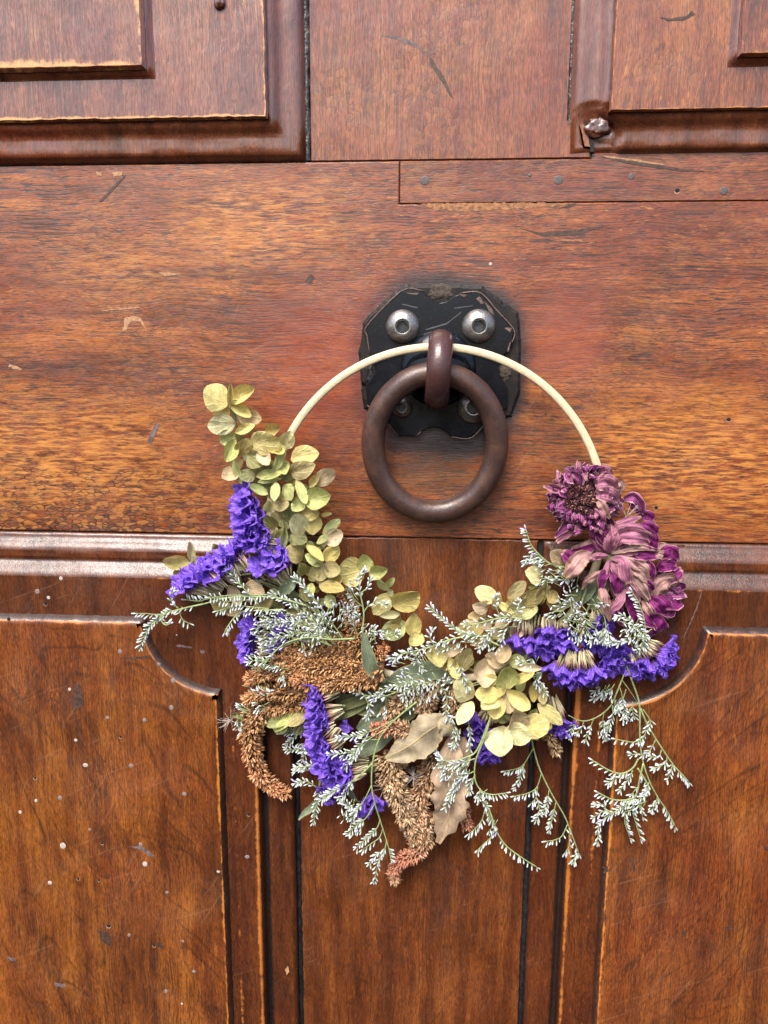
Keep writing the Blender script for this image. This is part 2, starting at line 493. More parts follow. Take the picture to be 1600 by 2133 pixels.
# rail with the notch that takes the repair strip
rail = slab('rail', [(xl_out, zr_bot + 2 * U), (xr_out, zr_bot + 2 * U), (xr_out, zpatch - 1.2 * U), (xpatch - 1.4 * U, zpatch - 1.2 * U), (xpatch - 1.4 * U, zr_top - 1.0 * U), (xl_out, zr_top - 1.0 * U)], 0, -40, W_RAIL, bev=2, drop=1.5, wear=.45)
strip = slab('repair_strip', [(xpatch, zpatch), (xr_out, zpatch), (xr_out, zr_top + 9 * U), (X(1231, 325), zr_top + 9 * U), (X(1229, 325), zr_top - 1 * U), (xpatch, zr_top - 1 * U)], .6, -40, W_PATCH, bev=1.5, drop=1.6, wear=.5)
ustile = slab('upper_stile', [(xs_l, zr_top + 1.2 * U), (X(1229, 333), zr_top + 1.2 * U), (X(1229, 300), Z(1229, 258)), (xs_r, Z(1188, 250)), (xs_r, z_hi), (xs_l, z_hi)], -.5, -40, W_STILE, bev=1.5, drop=2, wear=.35)
cstile = slab('lower_stile', [(xc_l, z_lo), (xc_r, z_lo), (xc_r, zr_bot - .8 * U), (xc_l, zr_bot - .8 * U)], -.7, -40, W_CEN, bev=2, drop=2.5, wear=.45, jag=2.2)
# frame boards that show as thin slivers beside the mouldings
slab('frame_board', [(xl_out, zr_top + 1.5 * U), (X(634, 200), zr_top + 1.5 * U), (X(634, 200), z_hi), (xl_out, z_hi)], -3, -40, W_MOULD, jag=.2, wear=0)
slab('frame_board', [(X(1236, 200), zr_top + 10 * U), (xr_out, zr_top + 10 * U), (xr_out, z_hi), (X(1198, 100), z_hi), (X(1198, 100), Z(1198, 240))], -3, -40, W_MOULD, jag=.2, wear=0)

def filler(x0, z0, x1, z1, wd, d, n=70):
    mb = MB(); rows = []
    for i in range(n + 1):
        t = i / n
        x, z = x0 + (x1 - x0) * t, z0 + (z1 - z0) * t
        row = []
        for k in range(5):
            f = k / 4 - .5
            wob = mnoise.noise((x * 40, z * 260, k * 3.1)) * 3.4
            row.append(mb.add((x + (f * wd + wob * .8) * U, -(d + (0 if k in (0, 4) else 3.2) + mnoise.noise((k * 7.7, z * 420, 2)) * 3.0) * U, z)))
        rows.append(row)
    for a, b in zip(rows[:-1], rows[1:]):
        for k in range(4): mb.face(a[k], a[k + 1], b[k + 1], b[k])
    return mb.build('joint_filler', M_TAR, door, True)
filler(X(640, 330), zr_top + 3 * U, X(640, 330), z_hi, 13, -4)
filler(X(1187, 300), Z(1187, 300), X(1191, 0), z_hi, 11, -4)
filler(xc_l - 7 * U, z_lo, xc_l - 7 * U, zr_bot - 60 * U, 11, -7)
filler(xc_r + 7 * U, z_lo, xc_r + 7 * U, zr_bot - 60 * U, 11, -7)

# --- upper panels and their mouldings
DU = 34
xpl = (X(554, 20, DU) + X(556, 230, DU)) / 2
zpl = Z(300, 250, DU)
xpr = (X(1284, 0, DU) + X(1270, 200, DU)) / 2
zpr = Z(1450, 229, DU)
upl = slab('upper_panel', [(xl_out, zpl), (xpl, zpl), (xpl, z_hi), (xl_out, z_hi)], DU, 5, W_UP, bev=4, drop=4, wear=1.1, band=10, jag=2.0)
upl['label'] = 'upper left raised panel with worn orange arris and pale sheen'
upr = slab('upper_panel', [(xpr, zpr), (xr_out, zpr), (xr_out, z_hi), (xpr, z_hi)], DU, 5, W_UPR, bev=3, drop=4, wear=.9, band=7, jag=1.2)
upr['label'] = 'upper right raised panel with patches of bare orange wood'
DB = 52
b1 = slab('raised_field', [(xl_out, Z(150, 146, DB)), (X(300, 80, DB), Z(150, 146, DB)), (X(300, 80, DB), z_hi), (xl_out, z_hi)], DB, DU - 2, W_UP, upl, bev=7, drop=6, wear=1.05, band=26, jag=1.6)
b2 = slab('raised_field', [(X(1543, 60, DB), Z(1570, 116, DB)), (xr_out, Z(1570, 116, DB)), (xr_out, z_hi), (X(1543, 60, DB), z_hi)], DB, DU - 2, W_UPR, upr, bev=5, drop=5, wear=.7, band=12, jag=1.0)
def cove_strip(path, parent):
    return sweep('cove', path, [(-1, DU + 9, 0, .4), (3, DU + 8, 0, .4), (7, DU + 3, .2, .2), (12, DU + .6, 0, 0)], W_MOULD, parent)
cove_strip([(xl_out, Z(150, 146, DB)), (X(300, 80, DB), Z(150, 146, DB)), (X(300, 80, DB), z_hi)][::-1][::-1], upl)
cove_strip([(X(1543, 60, DB), z_hi), (X(1543, 60, DB), Z(1570, 116, DB)), (xr_out, Z(1570, 116, DB))], upr)

PROF_U = [(-2, DU - 4, 0, .5), (0, DU - 6, 0, .7), (2, DU - 8, 0, .5), (5, DU - 9, 0, .2), (9, DU - 10, 0, 0), (14, DU - 13, 0, 0), (19, DU - 17, 0, 0), (24, DU - 19.5, 0, 0), (32, DU - 20.5, 0, 0), (44, DU - 21, 0, 0), (53, DU - 21.5, .1, 0), (57, DU - 22.5, .3, 0), (61, DU - 25, .25, 0), (64, DU - 29, 0, .1), (67, 0, 0, .5), (70, -3, 0, .8)]
# travel so that "outward" lies on the right-hand side
sweep('panel_moulding', [(xpl, z_hi), (xpl, zpl), (xl_out, zpl)][::-1][::-1], [(-u, d, w_, g_) for u, d, w_, g_ in PROF_U], W_MOULD) if False else None
def sw(path, prof, mat, **k): return sweep('panel_moulding', path, prof, mat, **k)
sw([(xl_out, zpl), (xpl, zpl), (xpl, z_hi)], PROF_U, W_MOULD)
# right-hand moulding: the corner has broken away
brk = Vector((X(1232, 285, 10), Z(1232, 285, 10)))
def lump_r(q, y):
    dd = (q - brk).length / U
    if dd < 62:
        f = (1 - dd / 62)
        nz = mnoise.noise((q.x * 130, q.y * 130, 3.3))
        nz2 = mnoise.noise((q.x * 320, q.y * 320, 6.3))
        y += (f * 16 + f * nz * 22 + f * nz2 * 9) * U
        q = q + Vector((f * (9 + 9 * nz), f * (10 + 9 * nz2))) * U
    return q, y
sw([(xpr, z_hi), (xpr, zpr), (xr_out, zpr)], PROF_U, W_MOULD, step=5, lump=lump_r)

def rough_lump(name, px, py, d, rx, ry, rd, mat, seed, parent=door, amp=.35):
    bm = bmesh.new()
    bmesh.ops.create_icosphere(bm, subdivisions=4, radius=1)
    c = at(px, py, d)
    mb = MB()
    for v in bm.verts:
        k = 1 + amp * mnoise.noise(v.co * 1.6 + Vector((seed, 0, 0))) + amp * .6 * mnoise.noise(v.co * 4.1 + Vector((0, seed, 0)))
        mb.add(c + Vector((v.co.x * rx * k, v.co.y * rd * k, v.co.z * ry * k)) * U, grime=.6)
    bm.verts.index_update()
    for f in bm.faces: mb.face(*[v.index for v in f.verts])
    bm.free()
    return mb.build(name, mat, parent, True)
rough_lump('varnish_drip', 457, 5, 36, 11, 13, 6, W_MOULD, 1.1, upl, .15)
rough_lump('broken_corner', 1246, 266, 9, 22, 17, 6, W_MOULD, 5.2, amp=.3)
slab('splinter', poly_px([(1207, 246), (1216, 250), (1229, 303), (1219, 303)], 6), 6, -6, W_STILE, bev=1.5, drop=2, wear=.6, band=3, step=6, jag=1.5)
mark('split', [(1216, 252), (1226, 258), (1236, 300), (1237, 318), (1229, 318), (1226, 290)], 2, M_GAP, door, thick=5)
mark('split', [(1229, 306), (1234, 306), (1233, 331), (1228, 332)], .4, M_GAP, door)

# --- lower frames (mouldings) and notched lower panels
DF, DP = 42, 56
PROF_V = [(0, -6, 0, .8), (1, 4, .1, .5), (3, 12, .45, .2), (6, 16, .3, 0), (10, 19, 0, 0), (20, 20, 0, 0), (30, 20.5, 0, 0), (38, 21, 0, 0), (46, 21, 0, .1), (54, 20, 0, .4), (60, 18, 0, .75), (64, 13, 0, .95), (68, 10, 0, .95), (71, 16, 0, .9), (73, 26, 0, .7), (75, 35, .2, .3), (77, 39.5, .8, 0), (80, 42, 1.0, 0), (90, 42, .25, 0), (118, 42, 0, 0), (130, 42, .62, 0), (137, 42, .1, 0), (260, 42, 0, 0), (330, 42, 0, 0)]  # last value darkens step and groove: dark varnish plus painted shade
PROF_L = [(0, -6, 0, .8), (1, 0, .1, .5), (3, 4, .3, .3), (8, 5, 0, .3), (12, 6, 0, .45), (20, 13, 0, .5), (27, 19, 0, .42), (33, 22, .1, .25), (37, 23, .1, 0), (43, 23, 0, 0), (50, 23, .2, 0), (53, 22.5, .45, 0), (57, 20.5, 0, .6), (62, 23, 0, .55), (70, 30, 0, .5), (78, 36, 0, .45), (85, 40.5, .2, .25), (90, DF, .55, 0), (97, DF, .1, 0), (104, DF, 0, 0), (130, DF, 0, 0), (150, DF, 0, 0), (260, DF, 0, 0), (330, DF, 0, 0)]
assert len(PROF_V) == len(PROF_L)
zf_l = zr_bot; xf_l = (X(613, 1600) + X(627, 2133)) / 2 - 1 * U
xf_r = (X(1110, 1600) + X(1088, 2133)) / 2 + 1 * U
def inner(path, prof): return sweep('frame_moulding', path, [(-u, d, wv, gv) for u, d, wv, gv in prof][::-1], W_FRAME, step=18)
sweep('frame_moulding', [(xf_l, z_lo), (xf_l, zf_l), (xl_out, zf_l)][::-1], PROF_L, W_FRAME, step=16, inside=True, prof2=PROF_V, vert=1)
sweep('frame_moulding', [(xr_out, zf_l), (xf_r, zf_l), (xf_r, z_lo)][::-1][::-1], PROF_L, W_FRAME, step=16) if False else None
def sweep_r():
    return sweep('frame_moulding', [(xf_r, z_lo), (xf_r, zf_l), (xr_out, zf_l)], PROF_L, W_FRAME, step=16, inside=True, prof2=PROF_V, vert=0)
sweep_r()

def notch_panel(side):
    d = DP
    if side < 0:
        xe = (X(465, 1500, d) + X(481, 2133, d)) / 2
        zt = (Z(0, 1281, d) + Z(280, 1289, d)) / 2
        cx, cz = xe + 4 * U, zt + 2 * U
        r = 163 * U
        arc = [(cx + r * math.cos(R(a)), cz + r * math.sin(R(a))) for a in range(-92, -181, -4)]
        arc = [p for p in arc if p[0] < xe - .5 * U and p[1] < zt - .5 * U]
        poly = [(xl_out, z_lo), (xe, z_lo), (xe, arc[0][1] - 1 * U)] + arc + [(arc[-1][0] - 2 * U, zt), (xl_out, zt)]
        return slab('lower_panel', poly, d, DF - 3, W_LOWL, bev=11, drop=13, wear=.95, band=9, jag=1.6, step=7, grime=.85, smooth=True, wear_out=0)
    xe = (X(1270, 1500, d) + X(1238, 2133, d)) / 2
    zt = (Z(1470, 1311, d) + Z(1600, 1311, d)) / 2
    cx, cz = xe + 6 * U, zt + 2 * U
    r = 168 * U
    arc = [(cx + r * math.cos(R(a)), cz + r * math.sin(R(a))) for a in range(0, -93, -4)]
    arc = [p for p in arc if p[0] > xe + .5 * U and p[1] < zt - .5 * U]
    poly = [(xr_out, z_lo), (xr_out, zt), (arc[0][0] + 2 * U, zt)] + arc + [(xe, arc[-1][1] - 1 * U), (xe, z_lo)]
    return slab('lower_panel', poly, d, DF - 3, W_LOWR, bev=11, drop=13, wear=.95, band=9, jag=1.6, step=7, grime=.85, smooth=True, wear_out=0)
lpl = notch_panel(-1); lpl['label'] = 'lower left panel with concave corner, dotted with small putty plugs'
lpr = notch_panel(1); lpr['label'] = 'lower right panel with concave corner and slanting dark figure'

# --- small marks
def dot_mesh(name, dome, seg=14):
    mb = MB(); L = []
    for r_, h in ((1, -.5), (1, 0.0), (.8, dome), (.4, dome * 1.3)):
        L.append([mb.add((r_ * math.cos(k * 2 * math.pi / seg), -h, r_ * math.sin(k * 2 * math.pi / seg))) for k in range(seg)])
    for a, b in zip(L[:-1], L[1:]):
        for k in range(seg): mb.face(a[k], a[(k + 1) % seg], b[(k + 1) % seg], b[k])
    mb.face(*L[-1])
    me = bpy.data.meshes.new(name); me.from_pydata(mb.v, [], mb.f)
    me.polygons.foreach_set('use_smooth', [True] * len(me.polygons))
    return me
ME_DOT = {k: dot_mesh('plug_' + k, .12) for k in ('white', 'grey', 'hole', 'rim', 'nail')}
for k, mt in (('white', M_PUTTY), ('grey', M_GREYPUTTY), ('hole', M_HOLE), ('rim', M_RIM), ('nail', M_NAIL)): ME_DOT[k].materials.append(mt)
def dot(kind, px, py, r_, d, parent):
    nm = {'white': 'putty_plug', 'grey': 'putty_plug', 'hole': 'worm_hole', 'rim': 'hole_rim', 'nail': 'nail_head'}[kind]
    def one(k, nm, rr, dd, dx=0, dz=0):
        o = link(nm, ME_DOT[k], parent)
        p = at(px, py, dd)
        o.matrix_basis = Matrix.Translation(p + Vector((dx, 0, dz)) * U) @ Matrix.Diagonal((rr * U * random.uniform(.85, 1.15), 2.0 * U, rr * U * random.uniform(.85, 1.15), 1))
    if kind == 'hole':
        one('rim', 'hole_rim', r_ * 1.15, d + .25, 0, -r_ * .35)
        one('hole', nm, r_, d + .6)
    else: one(kind, nm, r_, d + .3)
P_ = DP
for k, x, y, r_ in [('white', 158, 1542, 4), ('white', 178, 1594, 5.5), ('grey', 273, 1595, 5), ('white', 75, 1668, 4), ('white', 42, 1692, 4.5), ('grey', 125, 1662, 6), ('white', 131, 1762, 7),
                    ('grey', 293, 1759, 5), ('white', 302, 1800, 5.6), ('white', 104, 1839, 5), ('white', 455, 1816, 3.6), ('grey', 224, 1495, 4), ('grey', 301, 1500, 5), ('hole', 251, 1535, 3.2), ('grey', 384, 1654, 5),
                    ('grey', 348, 1859, 4), ('grey', 381, 1961, 3.5), ('grey', 404, 2024, 4.2), ('grey', 346, 2065, 4.5), ('white', 379, 2091, 3.2), ('hole', 73, 1621, 3.2), ('hole', 213, 1757, 3.0), ('hole', 163, 1831, 3.2),
                    ('hole', 206, 1834, 3.2), ('hole', 226, 1929, 4.4), ('hole', 321, 1970, 3.4), ('grey', 187, 1728, 3), ('grey', 269, 1948, 4), ('grey', 357, 1474, 5.5), ('grey', 250, 1357, 4.5), ('grey', 331, 1384, 4), ('grey', 361, 1418, 5), ('white', 145, 1436, 4), ('hole', 18, 1290, 4)]:
    dot(k, x, y, r_, P_, lpl)
for k, x, y, r_, d in [('hole', 95, 1257, 4.5, DF), ('white', 127, 1205, 4.5, DF), ('grey', 78, 1232, 5, DF), ('white', 101, 1245, 3.5, DF), ('hole', 518, 1697, 3.5, DF), ('grey', 515, 1785, 5, DF), ('white', 368, 1323, 2, DF)]:
    dot(k, x, y, r_, d, door)
for k, x, y, r_ in [('hole', 1518, 874, 4), ('hole', 1367, 1058, 4), ('white', 1022, 550, 3)]:
    dot(k, x, y, r_, 0, rail)
for k, x, y, r_ in [('hole', 1411, 397, 4.5), ('nail', 1163, 375, 8), ('nail', 1508, 398, 7), ('nail', 885, 376, 9), ('nail', 1315, 368, 6), ('nail', 1104, 365, 4)]:
    dot(k, x, y, r_, .6, strip)
mark('chip', [(258, 662), (280, 657), (292, 662), (300, 674), (308, 690), (300, 682), (288, 668), (278, 668), (268, 676), (266, 686), (254, 690), (260, 676)], 0, M_CHIP, rail, thick=.3, jag=1.8)
mark('chip', [(214, 646), (250, 643), (300, 639), (302, 640), (250, 645), (214, 648)], 0, M_CHIP, rail, jag=2)
mark('chip', [(330, 568), (345, 567), (385, 571), (345, 575)], 0, M_CHIP, rail)
mark('chip', [(232, 357), (256, 358), (254, 365), (238, 368)], 0, M_CHIP, rail)
mark('chip', [(200, 358), (212, 359), (213, 367), (203, 366)], 0, M_CHIP, rail)
mark('chip', [(20, 758), (48, 768), (44, 772), (18, 764)], 0, M_CHIP, rail, jag=2)
mark('dark_dent', [(206, 419), (258, 366), (262, 368), (212, 421)], 0, M_SCAR, rail)
mark('dark_dent', [(635, 586), (648, 570), (655, 578), (646, 592)], 0, M_SCAR, rail)
mark('grey_smear', [(325, 880), (332, 884), (322, 910), (315, 924), (306, 920), (312, 906)], 0, M_SMUDGE, rail)
mark('filled_gouge', [(872, 424), (960, 423), (1070, 422), (1185, 424), (1150, 430), (1060, 436), (960, 441), (905, 436)], 0, M_GOUGE, rail, thick=.4, jag=2)
mark('dark_dent', [(1180, 427), (1200, 423), (1192, 431), (1165, 434)], 0, M_SCAR, rail)
mark('dark_dent', [(1080, 474), (1120, 484), (1190, 480), (1270, 468), (1200, 490), (1130, 492)], 0, M_SCAR, rail, thick=.5)
mark('crack', [(1250, 326), (1330, 337), (1420, 352), (1480, 358), (1410, 356), (1320, 343)], .6, M_SCAR, strip)
mark('bare_streak', [(1256, 324), (1310, 330), (1390, 343), (1330, 340), (1270, 332)], .6, M_CHIP, strip, thick=.4)
mark('crack', [(896, 118), (903, 128), (925, 160), (945, 205), (935, 195), (914, 160), (896, 132)], -.5, M_SCAR, ustile)
mark('crack', [(790, 73), (830, 76), (870, 92), (896, 118), (868, 100), (828, 82)], -.5, M_SMUDGE, ustile, thick=.3)
mark('crack', [(1375, 36), (1400, 38), (1430, 33), (1440, 22), (1447, 30), (1425, 42), (1390, 43)], DU, M_SCAR, upr)
for pts in ([(155, 1430), (166, 1424), (172, 1450), (174, 1468), (160, 1478), (152, 1470)], [(203, 1938), (222, 1940), (234, 1958), (230, 1972), (214, 1962)], [(328, 1962), (336, 1964), (340, 1976), (330, 1972)],
            [(248, 1372), (270, 1368), (310, 1366), (312, 1371), (270, 1373)]):
    mark('dark_dent', pts, P_, M_SCAR, lpl, thick=.4, jag=1.6)
for pts in ([(15, 1992), (34, 1998), (32, 2004), (16, 1998)], [(112, 2046), (138, 2052), (136, 2058), (114, 2054)], [(270, 1764), (296, 1762), (322, 1782), (316, 1786), (292, 1770)]):
    mark('grey_smear', pts, P_, M_SMUDGE, lpl, thick=.3, jag=1.6)
mark('grey_smear', [(365, 1346), (372, 1343), (402, 1348), (400, 1351)], DF, M_SMUDGE, door, thick=.3)
mark('grey_smear', [(416, 1356), (426, 1354), (428, 1360), (420, 1361)], DF, M_SMUDGE, door, thick=.3)
mark('scratch', [(1423, 1332), (1427, 1320), (1451, 1265), (1462, 1228), (1463, 1228), (1453, 1266), (1428, 1321)], DF, M_SMUDGE, door, thick=.3)
for pts in ([(1256, 1806), (1266, 1804), (1268, 1814), (1258, 1822)], [(1312, 1788), (1318, 1786), (1324, 1812), (1320, 1816)], [(1420, 1940), (1430, 1938), (1428, 1950), (1420, 1948)], [(1510, 1930), (1522, 1932), (1526, 1938), (1514, 1936)], [(1592, 1764), (1602, 1764), (1602, 1772), (1594, 1772)]):
    mark('dark_dent', pts, P_, M_SCAR, lpr, thick=.4, jag=1.6)
mark('chip', [(594, 2020), (600, 2012), (603, 2024), (598, 2030)], 24, M_CHIP, door)
# ------------------------------------------------------------------ iron knocker
def iron(name, col, rust, rough, metallic=.75, rustamt=.5, sc=90.0, bmp=.0006, spec=.5):
    m = NT(name)
    o = m.obj()
    n = m.noise(o, sc, 5.0, .65)
    f = m.noise(o, sc * 7, 3.0, .6)
    c = m.mix(m.math('MULTIPLY', m.smooth(n, .45, .65), rustamt), col, rust)
    c = m.mix(m.smooth(f, .62, .72, 0, .35), c, tuple(min(1, x * 2.2 + .02) for x in col))
    rg = m.smooth(n, .3, .7, rough - .08, rough + .16)
    b = m.bump(m.math('ADD', n, m.math('MULTIPLY', f, .5)), bmp, .55)
    return m.fin(c, rg, b, Metallic=metallic, Specular_IOR_Level=spec)
M_RING = iron('brown_iron', (.052, .029, .025), (.085, .040, .024), .30, .12, .7)
M_LINK = iron('maroon_iron', (.058, .025, .024), (.045, .018, .015), .24, .12, .5)
M_PLATE = iron('black_lacquered_plate', (.0055, .007, .011), (.010, .010, .014), .12, .1, .5, 60, .00008, .28)
M_PAD = iron('black_painted_wood', (.010, .008, .008), (.020, .014, .010), .5, 0, .7, 130, .0006, .25)
M_BOLT = iron('dull_steel', (.27, .26, .25), (.16, .12, .09), .30, .85, .8, 110)
M_COPPER = plain('bare_copper_edge', (.12, .072, .058), .5, .5, 500, Metallic=.2)
M_SOCK = plain('socket_dark', (.06, .06, .06), .4, .4, 500, Metallic=.6)
M_RAWWOOD = plain('torn_raw_wood', (.045, .032, .022), .8, .6, 500, .002)
M_SCRATCH = plain('grey_scratch', (.05, .05, .055), .5)

kn = thing('door_knocker', 'dark iron ring knocker hanging from a link on a black bolted plate', 'door knocker', at(915, 765, 0))
OUT = [(828.6, 908), (808, 883), (765, 844), (762, 800), (772, 790), (783, 771), (770, 735), (765, 700), (765, 678), (838, 605), (882.5, 606.5), (891, 618), (904, 625), (916, 631), (931, 627), (943, 619), (960, 610.5), (1000, 610), (1036, 648), (1071, 688), (1066, 716), (1059, 731), (1046, 742), (1039, 758), (1041, 780), (1050, 796), (1057, 810), (1057, 848), (1007, 888), (979, 913), (940, 910), (929, 899), (916, 892), (904, 890), (890, 893), (877, 899), (867, 909)]
PADO = [(800, 880), (757, 850), (752, 800), (746, 740), (758, 668), (800, 625), (842, 592), (905, 594), (1004, 594), (1050, 630), (1081, 650), (1086, 720), (1083, 820), (1066, 868), (1010, 892)]
pad = slab('backing_pad', poly_px(PADO[::1], 6), 6, -4, M_PAD, kn, bev=6, drop=4, wear=0, jag=2.5, step=6)
def ccw(p):
    a = sum(p[i - 1][0] * p[i][1] - p[i][0] * p[i - 1][1] for i in range(len(p)))
    return p if a > 0 else p[::-1]
plate = slab('back_plate', ccw(poly_px(OUT, 15)), 15, 5.5, M_PLATE, kn, bev=1.6, drop=1.6, wear=0, jag=.6, step=5)
bpy.data.objects.remove(pad); pad = slab('backing_pad', ccw(poly_px(PADO, 6)), 6, -4, M_PAD, kn, bev=6, drop=4, wear=0, jag=2.5, step=6)
# bare copper-coloured lip along the plate's rim
mbx = MB()
rim = [Vector(p) for p in ccw(poly_px(OUT, 14))]
def lip(i0, i1, r_):
    mb = MB()
    pts = [at(px, py, 14.6) for px, py in OUT[i0:i1]]
    tube(mb, catmull(pts, len(pts) * 3) if len(pts) > 2 else [pts[0], pts[1]], r_ * U, 5)
    return mb.build('bare_edge', M_COPPER, plate, True)
lip(0, 3, 1.3); lip(6, 11, 1.2); lip(16, 21, 1.5); lip(28, 31, 1.3); lip(35, 37, 1.3)
for pts in ([(993, 622), (999, 617), (1008, 632), (1002, 633)], [(1008, 628), (1022, 640), (1030, 656), (1020, 648)], [(1050, 682), (1066, 684), (1062, 692)], [(846, 609), (872, 609), (868, 614), (850, 613)], [(958, 613), (972, 614), (968, 618)], [(1059, 722), (1064, 712), (1060, 733), (1056, 734)]):
    mark('bare_patch', pts, 15, M_COPPER, plate, thick=.5, jag=1.5)
rough_lump('torn_wood', 916, 608, 5, 27, 15, 3.5, M_RAWWOOD, 3.0, pad, .3)
rough_lump('torn_wood', 1052, 772, 5, 13, 19, 3.5, M_RAWWOOD, 4.0, pad, .3)
rough_lump('torn_wood', 768, 785, 5, 13, 24, 5, M_PAD, 7.0, pad, .5)
for pts in ([(885, 686), (930, 673), (962, 648), (960, 652), (930, 676), (888, 688)], [(838, 633), (870, 640), (868, 642), (838, 635)], [(945, 641), (985, 636), (985, 638), (946, 643)]):
    mark('scratch', pts, 15, M_SCRATCH, plate, thick=.2, jag=.6)

def lathe(mb, c, prof, seg=36, hexr=None):
    L = []
    for r_, h in prof:
        L.append([mb.add((c.x + r_ * U * math.cos(k * 2 * math.pi / seg), c.y - h * U, c.z + r_ * U * math.sin(k * 2 * math.pi / seg))) for k in range(seg)])
    for a, b in zip(L[:-1], L[1:]):
        for k in range(seg): mb.face(a[k], a[(k + 1) % seg], b[(k + 1) % seg], b[k])
    mb.face(*L[-1])
for (bx, by, br) in ((839, 681, 34), (997, 680, 34), (986, 848, 34), (838, 848, 22)):
    c = at(bx, by, 15)
    mb = MB()
    lathe(mb, c, [(br, -2), (br, 3), (br * .97, 6), (br * .88, 11), (br * .72, 15), (br * .5, 18.5), (br * .42, 19.5), (br * .40, 18.6), (br * .39, 9)], 40)
    bo = mb.build('bolt', M_BOLT, kn, True)
    mb = MB()
    rr = br * .37
    L1 = [mb.add((c.x + rr * U * math.cos(k * math.pi / 3 + .2), c.y - 19.0 * U, c.z + rr * U * math.sin(k * math.pi / 3 + .2))) for k in range(6)]
    Lo = [mb.add((c.x + br * .415 * U * math.cos(k * math.pi / 3 + .2), c.y - 18.9 * U, c.z + br * .415 * U * math.sin(k * math.pi / 3 + .2))) for k in range(6)]
    L2 = [mb.add((c.x + rr * U * .98 * math.cos(k * math.pi / 3 + .2), c.y - 10.2 * U, c.z + rr * U * .98 * math.sin(k * math.pi / 3 + .2))) for k in range(6)]
    for k in range(6):
        k2 = (k + 1) % 6
        mb.face(Lo[k], Lo[k2], L1[k2], L1[k]); mb.face(L1[k], L1[k2], L2[k2], L2[k])
    mb.face(*L2)
    mb.build('hex_socket', M_SOCK, bo, False)
# boss
mb = MB()
lathe(mb, at(913, 768, 15), [(76, -2), (76, 2), (74, 7), (68, 13), (58, 19), (44, 25), (30, 29), (22, 31)], 56)
mb.build('boss', M_PLATE, kn, True)
# link: an upright eye standing out of the boss
def eye(c, rz, ry, rx, rad, tilt, seg=64, ts=20):
    mb = MB(); L = []
    for i in range(seg):
        a = i * 2 * math.pi / seg
        rr = Vector((0, -math.cos(a), math.sin(a)))
        p = Vector((0, -math.cos(a) * ry, math.sin(a) * rz))
        nrm = Vector((0, -math.cos(a) * rz, math.sin(a) * ry)).normalized()
        ring = []
        for k in range(ts):
            b = k * 2 * math.pi / ts
            q = p + nrm * (math.cos(b) * rad) + Vector((1, 0, 0)) * (math.sin(b) * rx)
            q = Matrix.Rotation(R(tilt), 3, 'Y') @ q
            ring.append(mb.add(c + q * U))
        L.append(ring)
    for i in range(seg):
        a, b = L[i], L[(i + 1) % seg]
        for k in range(ts): mb.face(a[k], b[k], b[(k + 1) % ts], a[(k + 1) % ts])
    return mb.build('link', M_LINK, kn, True)
eye(at(914, 770, 62), 61, 58, 23.5, 17, 3.2)
# ring
def torus(c, rad, radz, tr, nrm, up, name, mat, parent, seg=110, ts=28):
    nrm = nrm.normalized(); x = up.cross(nrm).normalized(); z = nrm.cross(x)
    mb = MB(); L = []
    for i in range(seg):
        a = i * 2 * math.pi / seg
        d = x * math.cos(a) + z * math.sin(a)
        tr_ = tr * (1 + .015 * mnoise.noise((d.x * 2, d.z * 2, 4)))
        pc = x * (rad * math.cos(a)) + z * (radz * math.sin(a)); d = (x * (math.cos(a) / rad) + z * (math.sin(a) / radz)).normalized()
        L.append([mb.add(c + pc + d * (tr_ * math.cos(b)) + nrm * (tr_ * math.sin(b))) for b in [k * 2 * math.pi / ts for k in range(ts)]])
    for i in range(seg):
        a, b = L[i], L[(i + 1) % seg]
        for k in range(ts): mb.face(a[k], b[k], b[(k + 1) % ts], a[(k + 1) % ts])
    return mb.build(name, mat, parent, True)
top, bot = at(909, 778, 66), at(903, 1066, 34)
cR = (top + bot) / 2
upv = (top - bot).normalized()
nR = Vector((0.05, -1, 0)); nR = (nR - upv * nR.dot(upv))
kr = torus(cR, 124.5 * U, (top - bot).length / 2, 23.6 * U, nR, upv, 'ring', M_RING, kn)
